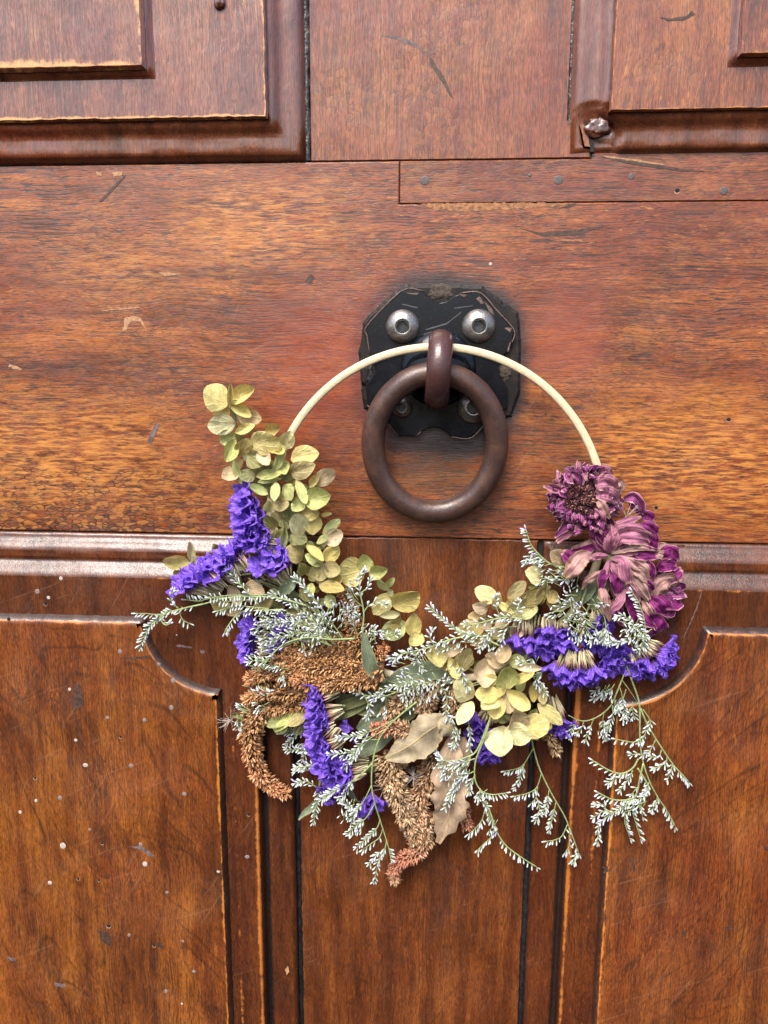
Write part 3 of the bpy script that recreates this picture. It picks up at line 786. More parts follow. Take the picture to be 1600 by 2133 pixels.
# ------------------------------------------------------------------ materials: dried flowers
def petal_mat(name, vein_amt=.3, trans=.22, base_tint=(.60, .45, .22), nv=17.0, rough=.62):
    m = NT(name)
    o = m.obj()
    sp = m.n('SeparateXYZ', {0: o})
    ang = m.math('ARCTAN2', sp.outputs[0], sp.outputs[1])
    n = m.noise(o, 3.0, 3.0, .6)
    v = m.math('SINE', m.math('ADD', m.math('MULTIPLY', ang, nv), m.math('MULTIPLY', n, 7.0)))
    vein = m.smooth(v, .55, .98)
    oc = m.n('ObjectInfo').outputs['Color']
    rnd = m.n('ObjectInfo').outputs['Random']
    c = m.mix(m.smooth(n, .3, .7), m.mix(1.0, oc, (.74, .74, .68), 'MULTIPLY'), m.mix(1.0, oc, (1.14, 1.12, 1.1), 'MULTIPLY'))
    c = m.mix(m.math('MULTIPLY', vein, vein_amt), c, m.mix(.6, oc, (.86, .82, .58)))
    dist = m.n('VectorMath', {0: o}, operation='LENGTH').outputs['Value']
    c = m.mix(m.smooth(dist, .34, .02, 0, .55), c, base_tint)
    f = m.noise(o, 22.0, 3.0, .7)
    c = m.mix(m.smooth(f, .60, .72, 0, .3), c, (.20, .13, .05))
    b = m.bump(m.math('ADD', m.math('MULTIPLY', vein, .7), m.math('MULTIPLY', f, .8)), .05, .35)
    m.fin(c, rough, b, Specular_IOR_Level=.3)
    tr = m.n('BsdfTranslucent', {'Color': m.mix(1.0, c, (1.0, .95, .7), 'MULTIPLY')})
    ms = m.n('MixShader', {0: trans})
    m.put(ms.inputs[1], m.p.outputs[0]); m.put(ms.inputs[2], tr.outputs[0])
    m.put(m.out.inputs['Surface'], ms.outputs[0])
    return m.mat
M_HYD = petal_mat('hydrangea_petal')

def strip_mat(name, front, back, edge, edge_amt=.6, trans=.15, vein=.35, rough=.6, sc=120.0, midrib=None, spots=None, dark=.0):
    """petals and leaves built as strips: pu runs along, pv across"""
    m = NT(name)
    o = m.obj()
    pu, pv = m.attr('pu'), m.attr('pv')
    bf = m.n('NewGeometry').outputs['Backfacing']
    rnd = m.n('ObjectInfo').outputs['Random']
    n = m.noise(o, sc, 4.0, .65)
    c = m.mix(bf, front, back)
    c = m.mix(m.smooth(n, .35, .7), m.mix(1.0, c, (.72, .72, .72), 'MULTIPLY'), m.mix(1.0, c, (1.2, 1.2, 1.2), 'MULTIPLY'))
    c = m.mix(m.smooth(rnd, 0, 1, 0, .35), c, m.mix(1.0, c, (.62, .58, .6), 'MULTIPLY'))
    st = m.math('SINE', m.math('ADD', m.math('MULTIPLY', pv, 21.0), m.math('MULTIPLY', n, 5.0)))
    sv = m.smooth(st, .5, 1.0)
    c = m.mix(m.math('MULTIPLY', sv, vein), c, edge)
    dk = m.smooth(m.math('SINE', m.math('ADD', m.math('MULTIPLY', pv, 15.0), m.math('MULTIPLY', n, 6.0))), .35, 1.0, 0, dark)
    c = m.mix(dk, c, m.mix(1.0, c, (.30, .20, .26), 'MULTIPLY'))
    pa = m.math('ABSOLUTE', pv)
    em = m.math('MAXIMUM', m.smooth(pa, .72, 1.0), m.smooth(pu, .82, 1.0))
    em = m.smooth(m.math('ADD', em, m.math('MULTIPLY', m.math('SUBTRACT', n, .5), 1.2)), .45, .9, 0, edge_amt)
    c = m.mix(em, c, edge)
    h = m.math('ADD', m.math('MULTIPLY', sv, .6), n)
    if midrib is not None:
        mr = m.smooth(pa, .07, .02)
        side = m.math('FRACT', m.math('SUBTRACT', m.math('MULTIPLY', pu, 7.0), m.math('MULTIPLY', pa, 1.6)))
        sd = m.math('MULTIPLY', m.smooth(m.math('ABSOLUTE', m.math('SUBTRACT', side, .5)), .055, .015), .8)
        mm = m.math('MAXIMUM', mr, sd)
        c = m.mix(m.math('MULTIPLY', mm, .8), c, midrib)
        h = m.math('ADD', m.math('MULTIPLY', mm, 1.2), n)
    if spots is not None:
        s2 = m.noise(o, sc * 3, 2.0, .6)
        c = m.mix(m.smooth(s2, .6, .72, 0, .6), c, spots)
    b = m.bump(h, .0009, .6)
    m.fin(c, rough, b, Specular_IOR_Level=.3)
    tr = m.n('BsdfTranslucent', {'Color': c})
    ms = m.n('MixShader', {0: trans})
    m.put(ms.inputs[1], m.p.outputs[0]); m.put(ms.inputs[2], tr.outputs[0])
    m.put(m.out.inputs['Surface'], ms.outputs[0])
    return m.mat
M_DPUR = strip_mat('dahlia_purple', (.20, .010, .135), (.34, .09, .21), (.50, .27, .27), .65, .18, .15, dark=.6)
M_DMAU = strip_mat('dahlia_mauve', (.44, .155, .26), (.17, .012, .13), (.50, .31, .22), .7, .18, .4, dark=.6)
M_DPALE = strip_mat('dahlia_pale', (.48, .29, .26), (.24, .04, .16), (.48, .32, .20), .7, .18, .45, dark=.6)
M_DTAN = strip_mat('dahlia_tan', (.48, .27, .25), (.27, .06, .14), (.44, .27, .13), .8, .18, .4, spots=(.42, .17, .22), dark=.4)
M_DCRUMP = strip_mat('dahlia_crumpled', (.27, .030, .19), (.36, .11, .26), (.62, .42, .44), .75, .15, .5, sc=240, dark=.6)
M_LEAFG = strip_mat('leaf_greygreen', (.150, .190, .115), (.13, .16, .08), (.24, .25, .13), .6, .12, .25, midrib=(.22, .25, .15))
M_LEAFO = strip_mat('leaf_olive', (.135, .150, .060), (.11, .12, .05), (.25, .22, .10), .6, .12, .3)
M_LEAFB = strip_mat('leaf_dry_olive', (.32, .265, .17), (.26, .19, .11), (.34, .26, .15), .5, .12, .15, midrib=(.44, .33, .15), sc=90)
M_LEAFT = strip_mat('leaf_dry_tan', (.40, .285, .19), (.30, .19, .12), (.28, .17, .09), .5, .12, .1, midrib=(.46, .32, .17), sc=90)

def statice_mat():
    m = NT('statice_purple')
    o = m.obj()
    pu, pv = m.attr('pu'), m.attr('pv')
    rnd = m.n('ObjectInfo').outputs['Random']
    n = m.noise(o, 4.0, 4.0, .65)
    c = m.ramp(n, [(.28, (.17, .070, .60)), (.52, (.28, .145, .80)), (.75, (.42, .29, .92))])
    c = m.mix(m.smooth(rnd, 0, 1, 0, .45), c, (.20, .07, .64))
    c = m.mix(m.smooth(pu, .25, .02, 0, .8), c, (.36, .13, .20))
    v = m.smooth(m.math('SINE', m.math('MULTIPLY', pv, 62.8)), .6, 1.0)
    c = m.mix(m.math('MULTIPLY', v, .35), c, (.42, .30, .90))
    tr_ = m.smooth(m.math('SINE', m.math('MULTIPLY', pv, 62.8)), -.3, -1.0, 0, .45)
    c = m.mix(tr_, c, (.08, .022, .34))
    m.fin(c, .6, m.bump(m.math('ADD', n, v), .08, .5), Specular_IOR_Level=.25)
    tr = m.n('BsdfTranslucent', {'Color': c})
    ms = m.n('MixShader', {0: .25})
    m.put(ms.inputs[1], m.p.outputs[0]); m.put(ms.inputs[2], tr.outputs[0])
    m.put(m.out.inputs['Surface'], ms.outputs[0])
    return m.mat
M_STAT = statice_mat()

def seed_mat(name, stops, red=None):
    m = NT(name)
    r = m.attr('rnd'); t = m.attr('t')
    c = m.ramp(r, stops)
    if red is not None: c = m.mix(m.math('MULTIPLY', m.attr('red'), .65), c, m.mix(r, red, tuple(x * 1.6 for x in red)))
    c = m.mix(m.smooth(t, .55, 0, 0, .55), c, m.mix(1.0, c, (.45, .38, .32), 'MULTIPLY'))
    return m.fin(c, .62, None, Specular_IOR_Level=.3)
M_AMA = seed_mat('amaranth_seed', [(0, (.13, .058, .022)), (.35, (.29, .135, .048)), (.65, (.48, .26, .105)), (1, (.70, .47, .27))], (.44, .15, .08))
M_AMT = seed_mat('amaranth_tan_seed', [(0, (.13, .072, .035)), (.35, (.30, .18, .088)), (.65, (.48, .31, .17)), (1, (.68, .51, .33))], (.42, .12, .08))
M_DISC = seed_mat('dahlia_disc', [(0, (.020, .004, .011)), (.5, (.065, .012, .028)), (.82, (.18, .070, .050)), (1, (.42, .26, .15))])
M_CORE = plain('amaranth_core', (.10, .045, .018), .8, .4, 300)

def bud_mat():
    m = NT('caspia_bud')
    t = m.attr('t'); r = m.attr('rnd')
    c = m.ramp(t, [(0, (.15, .18, .10)), (.35, (.27, .31, .22)), (.6, (.43, .47, .44)), (1, (.60, .63, .64))])
    c = m.mix(m.smooth(r, .9, 1.0, 0, .7), c, (.42, .36, .70))
    c = m.mix(m.smooth(r, 0, .5, .32, 0), c, (.22, .25, .21))
    return m.fin(c, .5, None, Specular_IOR_Level=.3)
M_BUD = bud_mat()
M_STEM = plain('stem_green', (.22, .27, .11), .6, .25, 250)
M_STEMD = plain('stem_dull', (.155, .17, .075), .7, .3, 250)
def calyx_mat():
    m = NT('statice_calyx')
    t = m.attr('t'); r = m.attr('rnd')
    c = m.ramp(r, [(0, (.17, .14, .07)), (.5, (.36, .31, .18)), (1, (.55, .45, .30))])
    c = m.mix(m.math('MULTIPLY', m.smooth(t, .45, .85), m.smooth(r, .35, .8, .15, .8)), c, (.52, .20, .17))
    return m.fin(c, .7, None, Specular_IOR_Level=.2)
M_CALYX = calyx_mat()
def cane_mat():
    m = NT('cane')
    o = m.obj(); pv = m.attr('pv'); pu = m.attr('pu')
    cv = m.n('CombineXYZ', {0: m.math('MULTIPLY', pu, 5.0), 1: m.math('MULTIPLY', pv, 34.0), 2: 0.0}).outputs[0]
    n = m.noise(cv, 1.0, 3.0, .6)
    c = m.ramp(n, [(.28, (.42, .30, .16)), (.5, (.62, .51, .32)), (.72, (.74, .66, .48))])
    cv2 = m.n('CombineXYZ', {0: m.math('MULTIPLY', pu, 40.0), 1: m.math('MULTIPLY', pv, 5.0), 2: 3.0}).outputs[0]
    c = m.mix(m.smooth(m.noise(cv2, 1.0, 3.0, .6), .6, .75, 0, .35), c, (.36, .24, .11))
    return m.fin(c, .42, m.bump(n, .0004, .6), Coat_Weight=.1)
M_CANE = cane_mat()
M_FLUFF = plain('seed_fluff', (.55, .48, .42), .8)
# ------------------------------------------------------------------ the wreath
rnd = random.Random(11)
def circ3(a, b, c):
    ax, ay = a; bx, by = b; cx, cy = c
    d = 2 * (ax * (by - cy) + bx * (cy - ay) + cx * (ay - by))
    ux = ((ax * ax + ay * ay) * (by - cy) + (bx * bx + by * by) * (cy - ay) + (cx * cx + cy * cy) * (ay - by)) / d
    uy = ((ax * ax + ay * ay) * (cx - bx) + (bx * bx + by * by) * (ax - cx) + (cx * cx + cy * cy) * (bx - ax)) / d
    return ux, uy, math.hypot(ax - ux, ay - uy)
HX, HY, HR = circ3((606, 903), (922, 723), (1243, 968))
def hd(py): return max(38.0, 66.0 - (py - 722) * 0.036)
wreath = thing('wreath', 'dried flower wreath on a thin cane hoop hung through the knocker link', 'wreath', at(HX, HY + HR, 30))

def cane():
    mb = MB(); L = []
    N = 150
    c = at(HX, HY, hd(HY))
    for i in range(N):
        a = i * 2 * math.pi / N
        px, py = HX + HR * math.cos(a), HY - HR * math.sin(a)
        p = at(px, py, hd(py))
        rad = (p - c).normalized()
        ring = []
        for k in range(12):
            b = k * 2 * math.pi / 12
            sx = math.copysign(abs(math.cos(b)) ** .6, math.cos(b)) * 8.0
            sy = math.copysign(abs(math.sin(b)) ** .6, math.sin(b)) * 6.5
            ring.append(mb.add(p + (rad * sx + Vector((0, -1, 0)) * sy) * U, pu=abs(a - math.pi) * 4, pv=abs(k - 6) / 6 + .13 * sx / 8.0))
        L.append(ring)
    for i in range(N):
        a, b = L[i], L[(i + 1) % N]
        for k in range(12): mb.face(a[k], a[(k + 1) % 12], b[(k + 1) % 12], b[k])
    return mb.build('hoop', M_CANE, wreath, True)
hoop = cane()

# --- hydrangea petals
def hyd_mesh(seed):
    r_ = random.Random(seed)
    mb = MB(); seg = 16; L = []
    cup = r_.uniform(-.16, .34); fold = r_.uniform(.0, .34); cv = r_.uniform(-.2, .26); tw = r_.uniform(-.25, .25)
    rings = [mb.add((0, .5, 0))]
    def shape(f, th):
        f2 = f * (1 + .045 * mnoise.noise((math.cos(th) * 1.6, math.sin(th) * 1.6, seed)) * f)
        y = .5 - f2 * .5 * math.cos(th)
        x = f2 * .5 * math.sin(th)
        x *= .5 + .5 * min(1, max(0, y / .34)) ** .7
        y += .05 * f2 * max(0, -math.cos(th)) ** 9
        z = cup * ((2 * x) ** 2 + (2 * y - 1) ** 2) * .9 + fold * abs(x) + cv * (y - .5) ** 2 * 2 + tw * x * (y - .3) * 2
        z += .075 * mnoise.noise((x * 3.2, y * 3.2, seed * 3.1)) + .055 * f * mnoise.noise((x * 8, y * 8, seed * 1.7))
        return (x, y, z)
    for f in (.36, .70, .92, 1.0):
        L.append([mb.add(shape(f, k * 2 * math.pi / seg)) for k in range(seg)])
    c0 = shape(0, 0); mb.v[rings[0]] = c0
    for k in range(seg):
        mb.face(rings[0], L[0][k], L[0][(k + 1) % seg])
        for a, b in zip(L[:-1], L[1:]): mb.face(a[k], b[k], b[(k + 1) % seg], a[(k + 1) % seg])
    me = bpy.data.meshes.new('hydrangea_petal'); me.from_pydata(mb.v, [], mb.f)
    me.polygons.foreach_set('use_smooth', [True] * len(me.polygons)); me.materials.append(M_HYD)
    return me
HYD = [hyd_mesh(s) for s in range(10)]
HC = {'y': (.63, .54, .20), 'g': (.47, .50, .19), 'p': (.64, .50, .33), 'o': (.42, .34, .13), 'd': (.23, .23, .09), 't': (.54, .40, .22), 'w': (.64, .60, .32)}
def frame(y, nrm):
    x = y.cross(nrm).normalized()
    return x, x.cross(y)
def petal(parent, b, t, wd, col, db, dt, roll=None, name='petal'):
    A, B = at(b[0], b[1], db), at(t[0], t[1], dt)
    y = B - A; ln = y.length; y.normalize()
    nrm = (CAM - (A + B) * .5).normalized()
    x, z = frame(y, nrm)
    M = Matrix((x, y, z)).transposed()
    roll = rnd.uniform(-24, 24) if roll is None else roll
    M = Matrix.Rotation(R(roll), 3, y) @ M
    o = link(name, rnd.choice(HYD), parent)
    s = wd * U * rnd.uniform(.88, 1.1) / max(.5, math.cos(R(roll)))
    o.matrix_basis = Matrix.Translation(A) @ M.to_4x4() @ Matrix.Diagonal((s, ln, (s + ln) * .5, 1))
    k = rnd.uniform(.86, 1.12); h = rnd.uniform(-.03, .03)
    c = HC[col]
    o.color = (min(1, c[0] * k + h * .5), min(1, c[1] * k), max(.02, c[2] * k - h), 1)
    return o
def stalk(name, poly, r0, r1, d, mat, parent, seg=6, n=None, label=None):
    if not isinstance(d, (list, tuple)): d = [d] * len(poly)
    pts = catmull([at(px, py, dd) for (px, py), dd in zip(poly, d)], n or len(poly) * 6)
    mb = MB(); tube(mb, pts, [r0 * U, r1 * U], seg)
    o = mb.build(name, mat, parent, True)
    if label: o['label'] = label
    return o

def hydrangea(label, spine, depth, petals, fill=0, fillw=34, lift=18):
    st = stalk('hydrangea_sprig', spine, 3.2, 1.6, depth - 14, M_STEMD, wreath, label=label)
    for p in petals:
        bx, by, tx, ty, wd, col = p[:6]
        lv = p[6] if len(p) > 6 else 0
        db = depth + lv + rnd.uniform(-3, 3)
        dt = depth + lv + lift + rnd.uniform(-14, 16)
        petal(st, (bx, by), (tx, ty), wd * 1.05, col, db, dt)
    pts = catmull([Vector((x, y, 0)) for x, y in spine], 40)
    for i in range(fill):
        c = rnd.choice(pts); a = rnd.uniform(0, 6.28); q = rnd.uniform(2, 20)
        bx, by = c.x + math.cos(a) * q, c.y + math.sin(a) * q * .8
        ln = rnd.uniform(.6, 1.0) * fillw
        a += rnd.uniform(-.6, .6)
        petal(st, (bx, by), (bx + math.cos(a) * ln, by + math.sin(a) * ln), ln * rnd.uniform(.6, .95), rnd.choice('dddogo'), depth - 6 + rnd.uniform(-14, 8), depth - 2 + rnd.uniform(-18, 12))
    return st

H1 = [(476, 842, 425, 815, 58, 'y', 22), (477, 846, 479, 796, 13, 'y', 24), (482, 838, 536, 810, 27, 'y', 14), (480, 836, 524, 868, 27, 'y', 20), (492, 862, 542, 874, 36, 't', 10), (480, 848, 447, 862, 32, 'y', 8),
      (492, 880, 435, 888, 40, 'w', 20), (488, 900, 458, 916, 36, 'g', 8), (490, 901, 530, 886, 18, 'y', 16), (520, 926, 580, 917, 54, 'y', 26), (498, 950, 517, 916, 34, 'o', 16), (486, 916, 468, 962, 25, 'g', 16),
      (498, 984, 464, 1000, 32, 'p', 4), (486, 958, 502, 1006, 15, 'g', 14), (513, 955, 549, 966, 34, 'd', 14), (530, 984, 501, 998, 28, 'd', 12), (534, 992, 585, 986, 22, 'g', 18), (536, 1004, 585, 996, 13, 'g', 20),
      (558, 902, 590, 886, 28, 'o', 6), (588, 938, 604, 900, 36, 'w', 14), (594, 928, 572, 980, 17, 'g', 24), (603, 956, 661, 944, 40, 'y', 22), (600, 988, 652, 970, 36, 'o', 10), (545, 938, 566, 972, 34, 'p', 8),
      (510, 905, 525, 880, 20, 'o', 4), (560, 925, 590, 950, 30, 'y', 8), (540, 975, 575, 985, 34, 'd', 2), (575, 960, 595, 985, 30, 'g', 4)]
H2 = [(660, 1012, 693, 976, 34, 'p', 20), (648, 1014, 668, 988, 17, 'y', 14), (642, 1046, 696, 1034, 44, 'g', 24), (618, 998, 638, 1048, 20, 'g', 18), (634, 1042, 610, 1062, 25, 'g', 12), (630, 1068, 668, 1070, 30, 'o', 12),
      (668, 1074, 690, 1070, 9, 'y', 14), (630, 1114, 614, 1072, 40, 'w', 26), (652, 1114, 650, 1070, 38, 'y', 18), (672, 1112, 706, 1083, 21, 'g', 18), (676, 1126, 717, 1108, 32, 'p', 12), (660, 1132, 682, 1116, 14, 'g', 22),
      (632, 1168, 600, 1140, 36, 'o', 14), (638, 1138, 674, 1172, 19, 'y', 24), (674, 1178, 638, 1156, 22, 'g', 18), (678, 1170, 702, 1136, 34, 'y', 14), (678, 1176, 710, 1194, 34, 'o', 14), (670, 1208, 660, 1170, 36, 'o', 16),
      (654, 1210, 644, 1186, 22, 'g', 18), (634, 1202, 628, 1176, 26, 'd', 8), (663, 1218, 714, 1228, 27, 'o', 18), (650, 1214, 644, 1240, 20, 'g', 14), (562, 1065, 561, 1038, 21, 'w', 28), (568, 1052, 602, 1050, 28, 'o', 14),
      (576, 1004, 572, 1042, 20, 'g', 24), (556, 1031, 516, 1014, 20, 'g', 24), (590, 1012, 612, 1036, 30, 'g', 10), (588, 1142, 592, 1094, 17, 'g', 22), (600, 1085, 622, 1060, 26, 'd', 0), (585, 1075, 600, 1100, 26, 'd', 0),
      (690, 1210, 712, 1205, 26, 'o', 6), (610, 1120, 640, 1135, 30, 'd', 2), (625, 1225, 650, 1250, 28, 'd', 4), (680, 1240, 700, 1262, 26, 'g', 4), (577, 1102, 553, 1074, 24, 'd', 10), (568, 1132, 592, 1104, 26, 'd', 12), (556, 1112, 578, 1150, 26, 'o', 8), (582, 1090, 570, 1058, 22, 'o', 8), (575, 1150, 590, 1180, 24, 'd', 8)]
hydrangea('upright sprig of yellow green dried hydrangea at the upper left', [(482, 850), (498, 905), (530, 960), (575, 1000), (610, 1050), (640, 1130), (668, 1200), (690, 1260)], 66, H1 + H2, fill=62)
hydrangea('small pale hydrangea floret peeping out left of the violet statice', [(395, 1172), (430, 1190), (470, 1210)], 40, [(394, 1172, 339, 1164, 30, 'y', 10), (397, 1168, 391, 1127, 18, 'w', 10), (396, 1182, 362, 1194, 22, 'o', 2), (400, 1178, 420, 1160, 22, 'w', 6), (452, 1146, 442, 1128, 18, 'w', 2), (455, 1145, 448, 1130, 12, 'y', 6)])
hydrangea('olive and tan hydrangea petals beneath the violet statice', [(470, 1235), (520, 1245), (590, 1270)], 40, [(472, 1242, 448, 1270, 38, 'o', 6), (508, 1222, 548, 1234, 34, 'p', 10), (534, 1264, 574, 1244, 36, 'o', 10), (478, 1218, 502, 1258, 24, 'p', 12), (470, 1262, 500, 1280, 34, 't', 4), (556, 1240, 580, 1232, 18, 'g', 12), (545, 1280, 560, 1310, 26, 'o', 4), (600, 1275, 640, 1260, 26, 'o', 8), (630, 1250, 660, 1270, 24, 'o', 8), (600, 1290, 640, 1295, 24, 'g', 4)], fill=8)
hydrangea('wiry hydrangea twig with single round petals right of the upright sprig', [(758, 1180), (768, 1192), (790, 1208), (806, 1224), (820, 1244), (829, 1270), (838, 1296), (858, 1325)], 42,
          [(762, 1184, 704, 1196, 62, 'y', 20), (767, 1188, 757, 1152, 33, 'g', 12), (774, 1197, 812, 1184, 30, 'g', 12), (804, 1223, 821, 1206, 17, 'g', 8), (810, 1230, 786, 1212, 14, 'g', 8), (822, 1258, 872, 1224, 50, 'y', 18), (818, 1236, 780, 1278, 40, 'y', 10), (830, 1280, 788, 1284, 19, 'w', 12), (848, 1298, 796, 1324, 44, 'g', 12), (840, 1296, 812, 1302, 26, 'o', 6), (860, 1328, 862, 1280, 31, 'y', 12), (878, 1324, 852, 1348, 29, 'y', 8), (776, 1190, 782, 1206, 12, 'g', 8), (808, 1228, 818, 1240, 14, 'd', 6)])
H4 = [(928, 1372, 884, 1364, 46, 'y', 18), (924, 1362, 962, 1348, 26, 'p', 14), (938, 1366, 956, 1411, 25, 'y', 18), (956, 1403, 973, 1350, 39, 'o', 18), (1024, 1412, 982, 1392, 52, 'p', 18), (1056, 1425, 1050, 1380, 52, 'g', 30),
      (1058, 1424, 1112, 1402, 18, 'y', 28), (1078, 1392, 1129, 1392, 17, 'p', 26), (988, 1448, 943, 1428, 50, 'w', 16), (1042, 1446, 992, 1446, 35, 'y', 34), (1046, 1453, 1032, 1496, 38, 'y', 30), (1036, 1458, 1002, 1482, 34, 'w', 26),
      (1056, 1433, 1102, 1472, 33, 'y', 36), (1056, 1430, 1062, 1484, 30, 't', 22), (986, 1462, 955, 1507, 29, 'w', 28), (1075, 1508, 1068, 1472, 44, 'p', 24), (1088, 1520, 1140, 1505, 54, 'y', 34), (1052, 1520, 1105, 1536, 50, 'w', 40),
      (1046, 1510, 1038, 1573, 54, 'w', 32), (1120, 1466, 1170, 1508, 30, 'y', 24), (1112, 1418, 1112, 1459, 20, 'o', 14), (1127, 1423, 1131, 1466, 21, 'o', 18), (1078, 1442, 1089, 1416, 20, 'g', 14), (1060, 1344, 1044, 1382, 29, 't', 16),
      (1050, 1386, 1013, 1366, 30, 'p', 12), (1058, 1376, 1097, 1380, 30, 'g', 10), (1030, 1440, 1060, 1435, 30, 'y', 16), (930, 1385, 920, 1400, 20, 'o', 8), (1010, 1430, 1030, 1405, 26, 'y', 24), (1130, 1500, 1150, 1520, 20, 'o', 8)]
hydrangea('full head of cream and pale green hydrangea at the lower right of the hoop', [(930, 1370), (990, 1400), (1040, 1440), (1060, 1470), (1085, 1500), (1110, 1520)], 56, H4, fill=22)
H5 = [(1038, 1252, 992, 1228, 40, 'w', 14), (1030, 1273, 1039, 1236, 18, 'o', 18), (1058, 1246, 1094, 1212, 25, 'o', 18), (1036, 1252, 1070, 1282, 16, 'y', 24), (1092, 1272, 1056, 1256, 50, 'w', 12), (1092, 1264, 1130, 1230, 29, 'o', 26),
      (1127, 1254, 1141, 1208, 20, 'o', 24), (1134, 1208, 1099, 1190, 38, 'w', 12), (1182, 1176, 1150, 1150, 34, 't', 14), (1022, 1266, 988, 1262, 32, 'p', 10), (1014, 1292, 978, 1284, 40, 't', 12), (1008, 1310, 953, 1314, 40, 'o', 20),
      (1000, 1302, 1024, 1288, 28, 't', 16), (1038, 1302, 1074, 1284, 32, 'p', 14), (1032, 1324, 983, 1342, 30, 't', 10), (1082, 1278, 1124, 1268, 34, 'w', 10), (1146, 1254, 1160, 1230, 28, 'o', 8), (1060, 1310, 1090, 1320, 34, 'p', 6), (1040, 1330, 1070, 1350, 34, 't', 4), (1180, 1180, 1160, 1190, 22, 'o', 10), (1020, 1310, 1050, 1325, 36, 'o', 2)]
hydrangea('tan and olive hydrangea petals tucked below the purple dahlias', [(1150, 1200), (1110, 1250), (1060, 1280), (1010, 1310)], 50, H5, fill=16)
hydrangea('short green hydrangea petals under the brown amaranth', [(640, 1480), (610, 1495), (580, 1510)], 38, [(602, 1496, 558, 1516, 28, 'g', 10), (624, 1478, 574, 1522, 22, 'g', 14), (642, 1480, 602, 1512, 24, 'o', 16), (630, 1500, 615, 1528, 30, 'd', 6), (518, 1490, 477, 1488, 16, 'o', 6), (590, 1500, 580, 1528, 34, 'g', 4), (560, 1490, 545, 1510, 22, 'd', 4), (640, 1465, 655, 1490, 22, 'd', 4)], fill=4)

# --- strips: leaves and long petals
def strip(name, pts, wid, mat, parent, fold=.12, tw=(0, 0), wav=.05, nu=14, nv=5, ragged=0.0, seed=None, label=None, curl=0.0, pleat=.35):
    seed = rnd.uniform(0, 90) if seed is None else seed
    P = catmull([at(*p) for p in pts], nu)
    mb = MB(); G = []
    for i, p in enumerate(P):
        t = i / nu
        tg = (P[min(i + 1, nu)] - P[max(i - 1, 0)]).normalized()
        side = tg.cross((CAM - p).normalized()).normalized()
        nrm = side.cross(tg)
        a = R(lerp_list(list(tw), t))
        s_, n_ = side * math.cos(a) + nrm * math.sin(a), nrm * math.cos(a) - side * math.sin(a)
        wd = lerp_list(list(wid), t) * U
        row = []
        for k in range(nv + 1):
            v = k / nv * 2 - 1
            wv = mnoise.noise((t * 4.2, v * 1.1, seed)) * wav * 2.2 + abs(v) * mnoise.noise((t * 11, v * 2, seed + 7)) * wav * 1.8
            wv += pleat * math.sin(v * 6.5 + seed + 1.2 * math.sin(t * 5)) * min(1, t * 3) * wav
            rg = 1 + ragged * abs(v) * mnoise.noise((t * 13, v * 2, seed + 3))
            ang = v * curl
            sx = (math.sin(ang) / curl if curl else v)
            sz = ((math.cos(ang) - 1) / curl if curl else 0)
            q = p + s_ * (sx * rg * wd * .5) + n_ * (wd * (fold * abs(v) + wv + sz * .5)) + tg * (ragged * wd * .5 * mnoise.noise((v * 3.1, t * 2, seed)) * (1 if t > .8 else 0))
            row.append(mb.add(q, pu=t, pv=v))
        G.append(row)
    for a, b in zip(G[:-1], G[1:]):
        for k in range(nv): mb.face(a[k], a[k + 1], b[k + 1], b[k])
    o = mb.build(name, mat, parent, True)
    if label: o['label'] = label
    return o
def leaf(pts, wid, mat, label=None, **k): return strip('leaf', pts, wid, mat, wreath, label=label, **k)
leaf([(757, 1318, 92), (766, 1362, 98), (776, 1395, 92), (804, 1418, 72)], [5, 24, 30, 26, 10], M_LEAFG, 'curled grey green leaf standing over the amaranth', fold=.3, wav=.03)
leaf([(708, 1432, 58), (745, 1428, 62), (800, 1424, 58)], [8, 24, 22, 16], M_LEAFO, fold=.35)
leaf([(690, 1476, 46), (740, 1462, 52), (800, 1436, 52)], [8, 22, 22, 14], M_LEAFO, fold=.35)
leaf([(692, 1500, 44), (735, 1480, 50), (780, 1452, 50)], [6, 18, 20, 10], M_LEAFO, fold=.3)
leaf([(745, 1520, 40), (785, 1490, 46), (810, 1462, 44)], [10, 40, 34, 12], M_LEAFG, fold=.2)
leaf([(738, 1572, 42), (775, 1556, 48), (818, 1528, 44)], [6, 28, 30, 14], M_LEAFG, fold=.25)
leaf([(790, 1600, 34), (770, 1592, 38), (735, 1600, 32)], [10, 36, 30, 6], M_LEAFO, fold=.2)
leaf([(800, 1425, 48), (850, 1408, 56), (900, 1396, 56), (950, 1392, 46)], [8, 42, 46, 40, 18], M_LEAFG, 'broad grey green leaf lying along the bottom of the hoop', fold=.15)
leaf([(820, 1500, 36), (850, 1488, 40), (870, 1470, 36)], [6, 26, 26, 10], M_LEAFO)
leaf([(700, 1455, 36), (780, 1470, 40), (860, 1440, 36)], [20, 44, 44, 20], M_LEAFO, fold=.1)
leaf([(665, 1660, 26), (652, 1680, 30), (632, 1696, 34), (622, 1708, 40)], [6, 16, 15, 8, 4], M_LEAFG, 'small curled leaf tip below the violet statice', fold=.3)
leaf([(1262, 1200, 58), (1245, 1240, 62), (1232, 1270, 56)], [16, 34, 30, 6], M_LEAFG, fold=.3)
leaf([(1240, 1200, 56), (1222, 1235, 60), (1205, 1262, 56)], [14, 28, 22, 5], M_LEAFG, fold=.3)
leaf([(1215, 1225, 52), (1190, 1250, 56), (1165, 1270, 54)], [10, 24, 18, 5], M_LEAFO, fold=.3)
leaf([(614, 1205, 84), (598, 1222, 90), (585, 1240, 86)], [10, 30, 24, 6], M_LEAFG, 'hairy grey green leaf beside the hydrangea', fold=.2, ragged=.3)
leaf([(700, 1618, 48), (720, 1640, 54), (742, 1668, 50)], [6, 16, 16, 6], M_LEAFG)
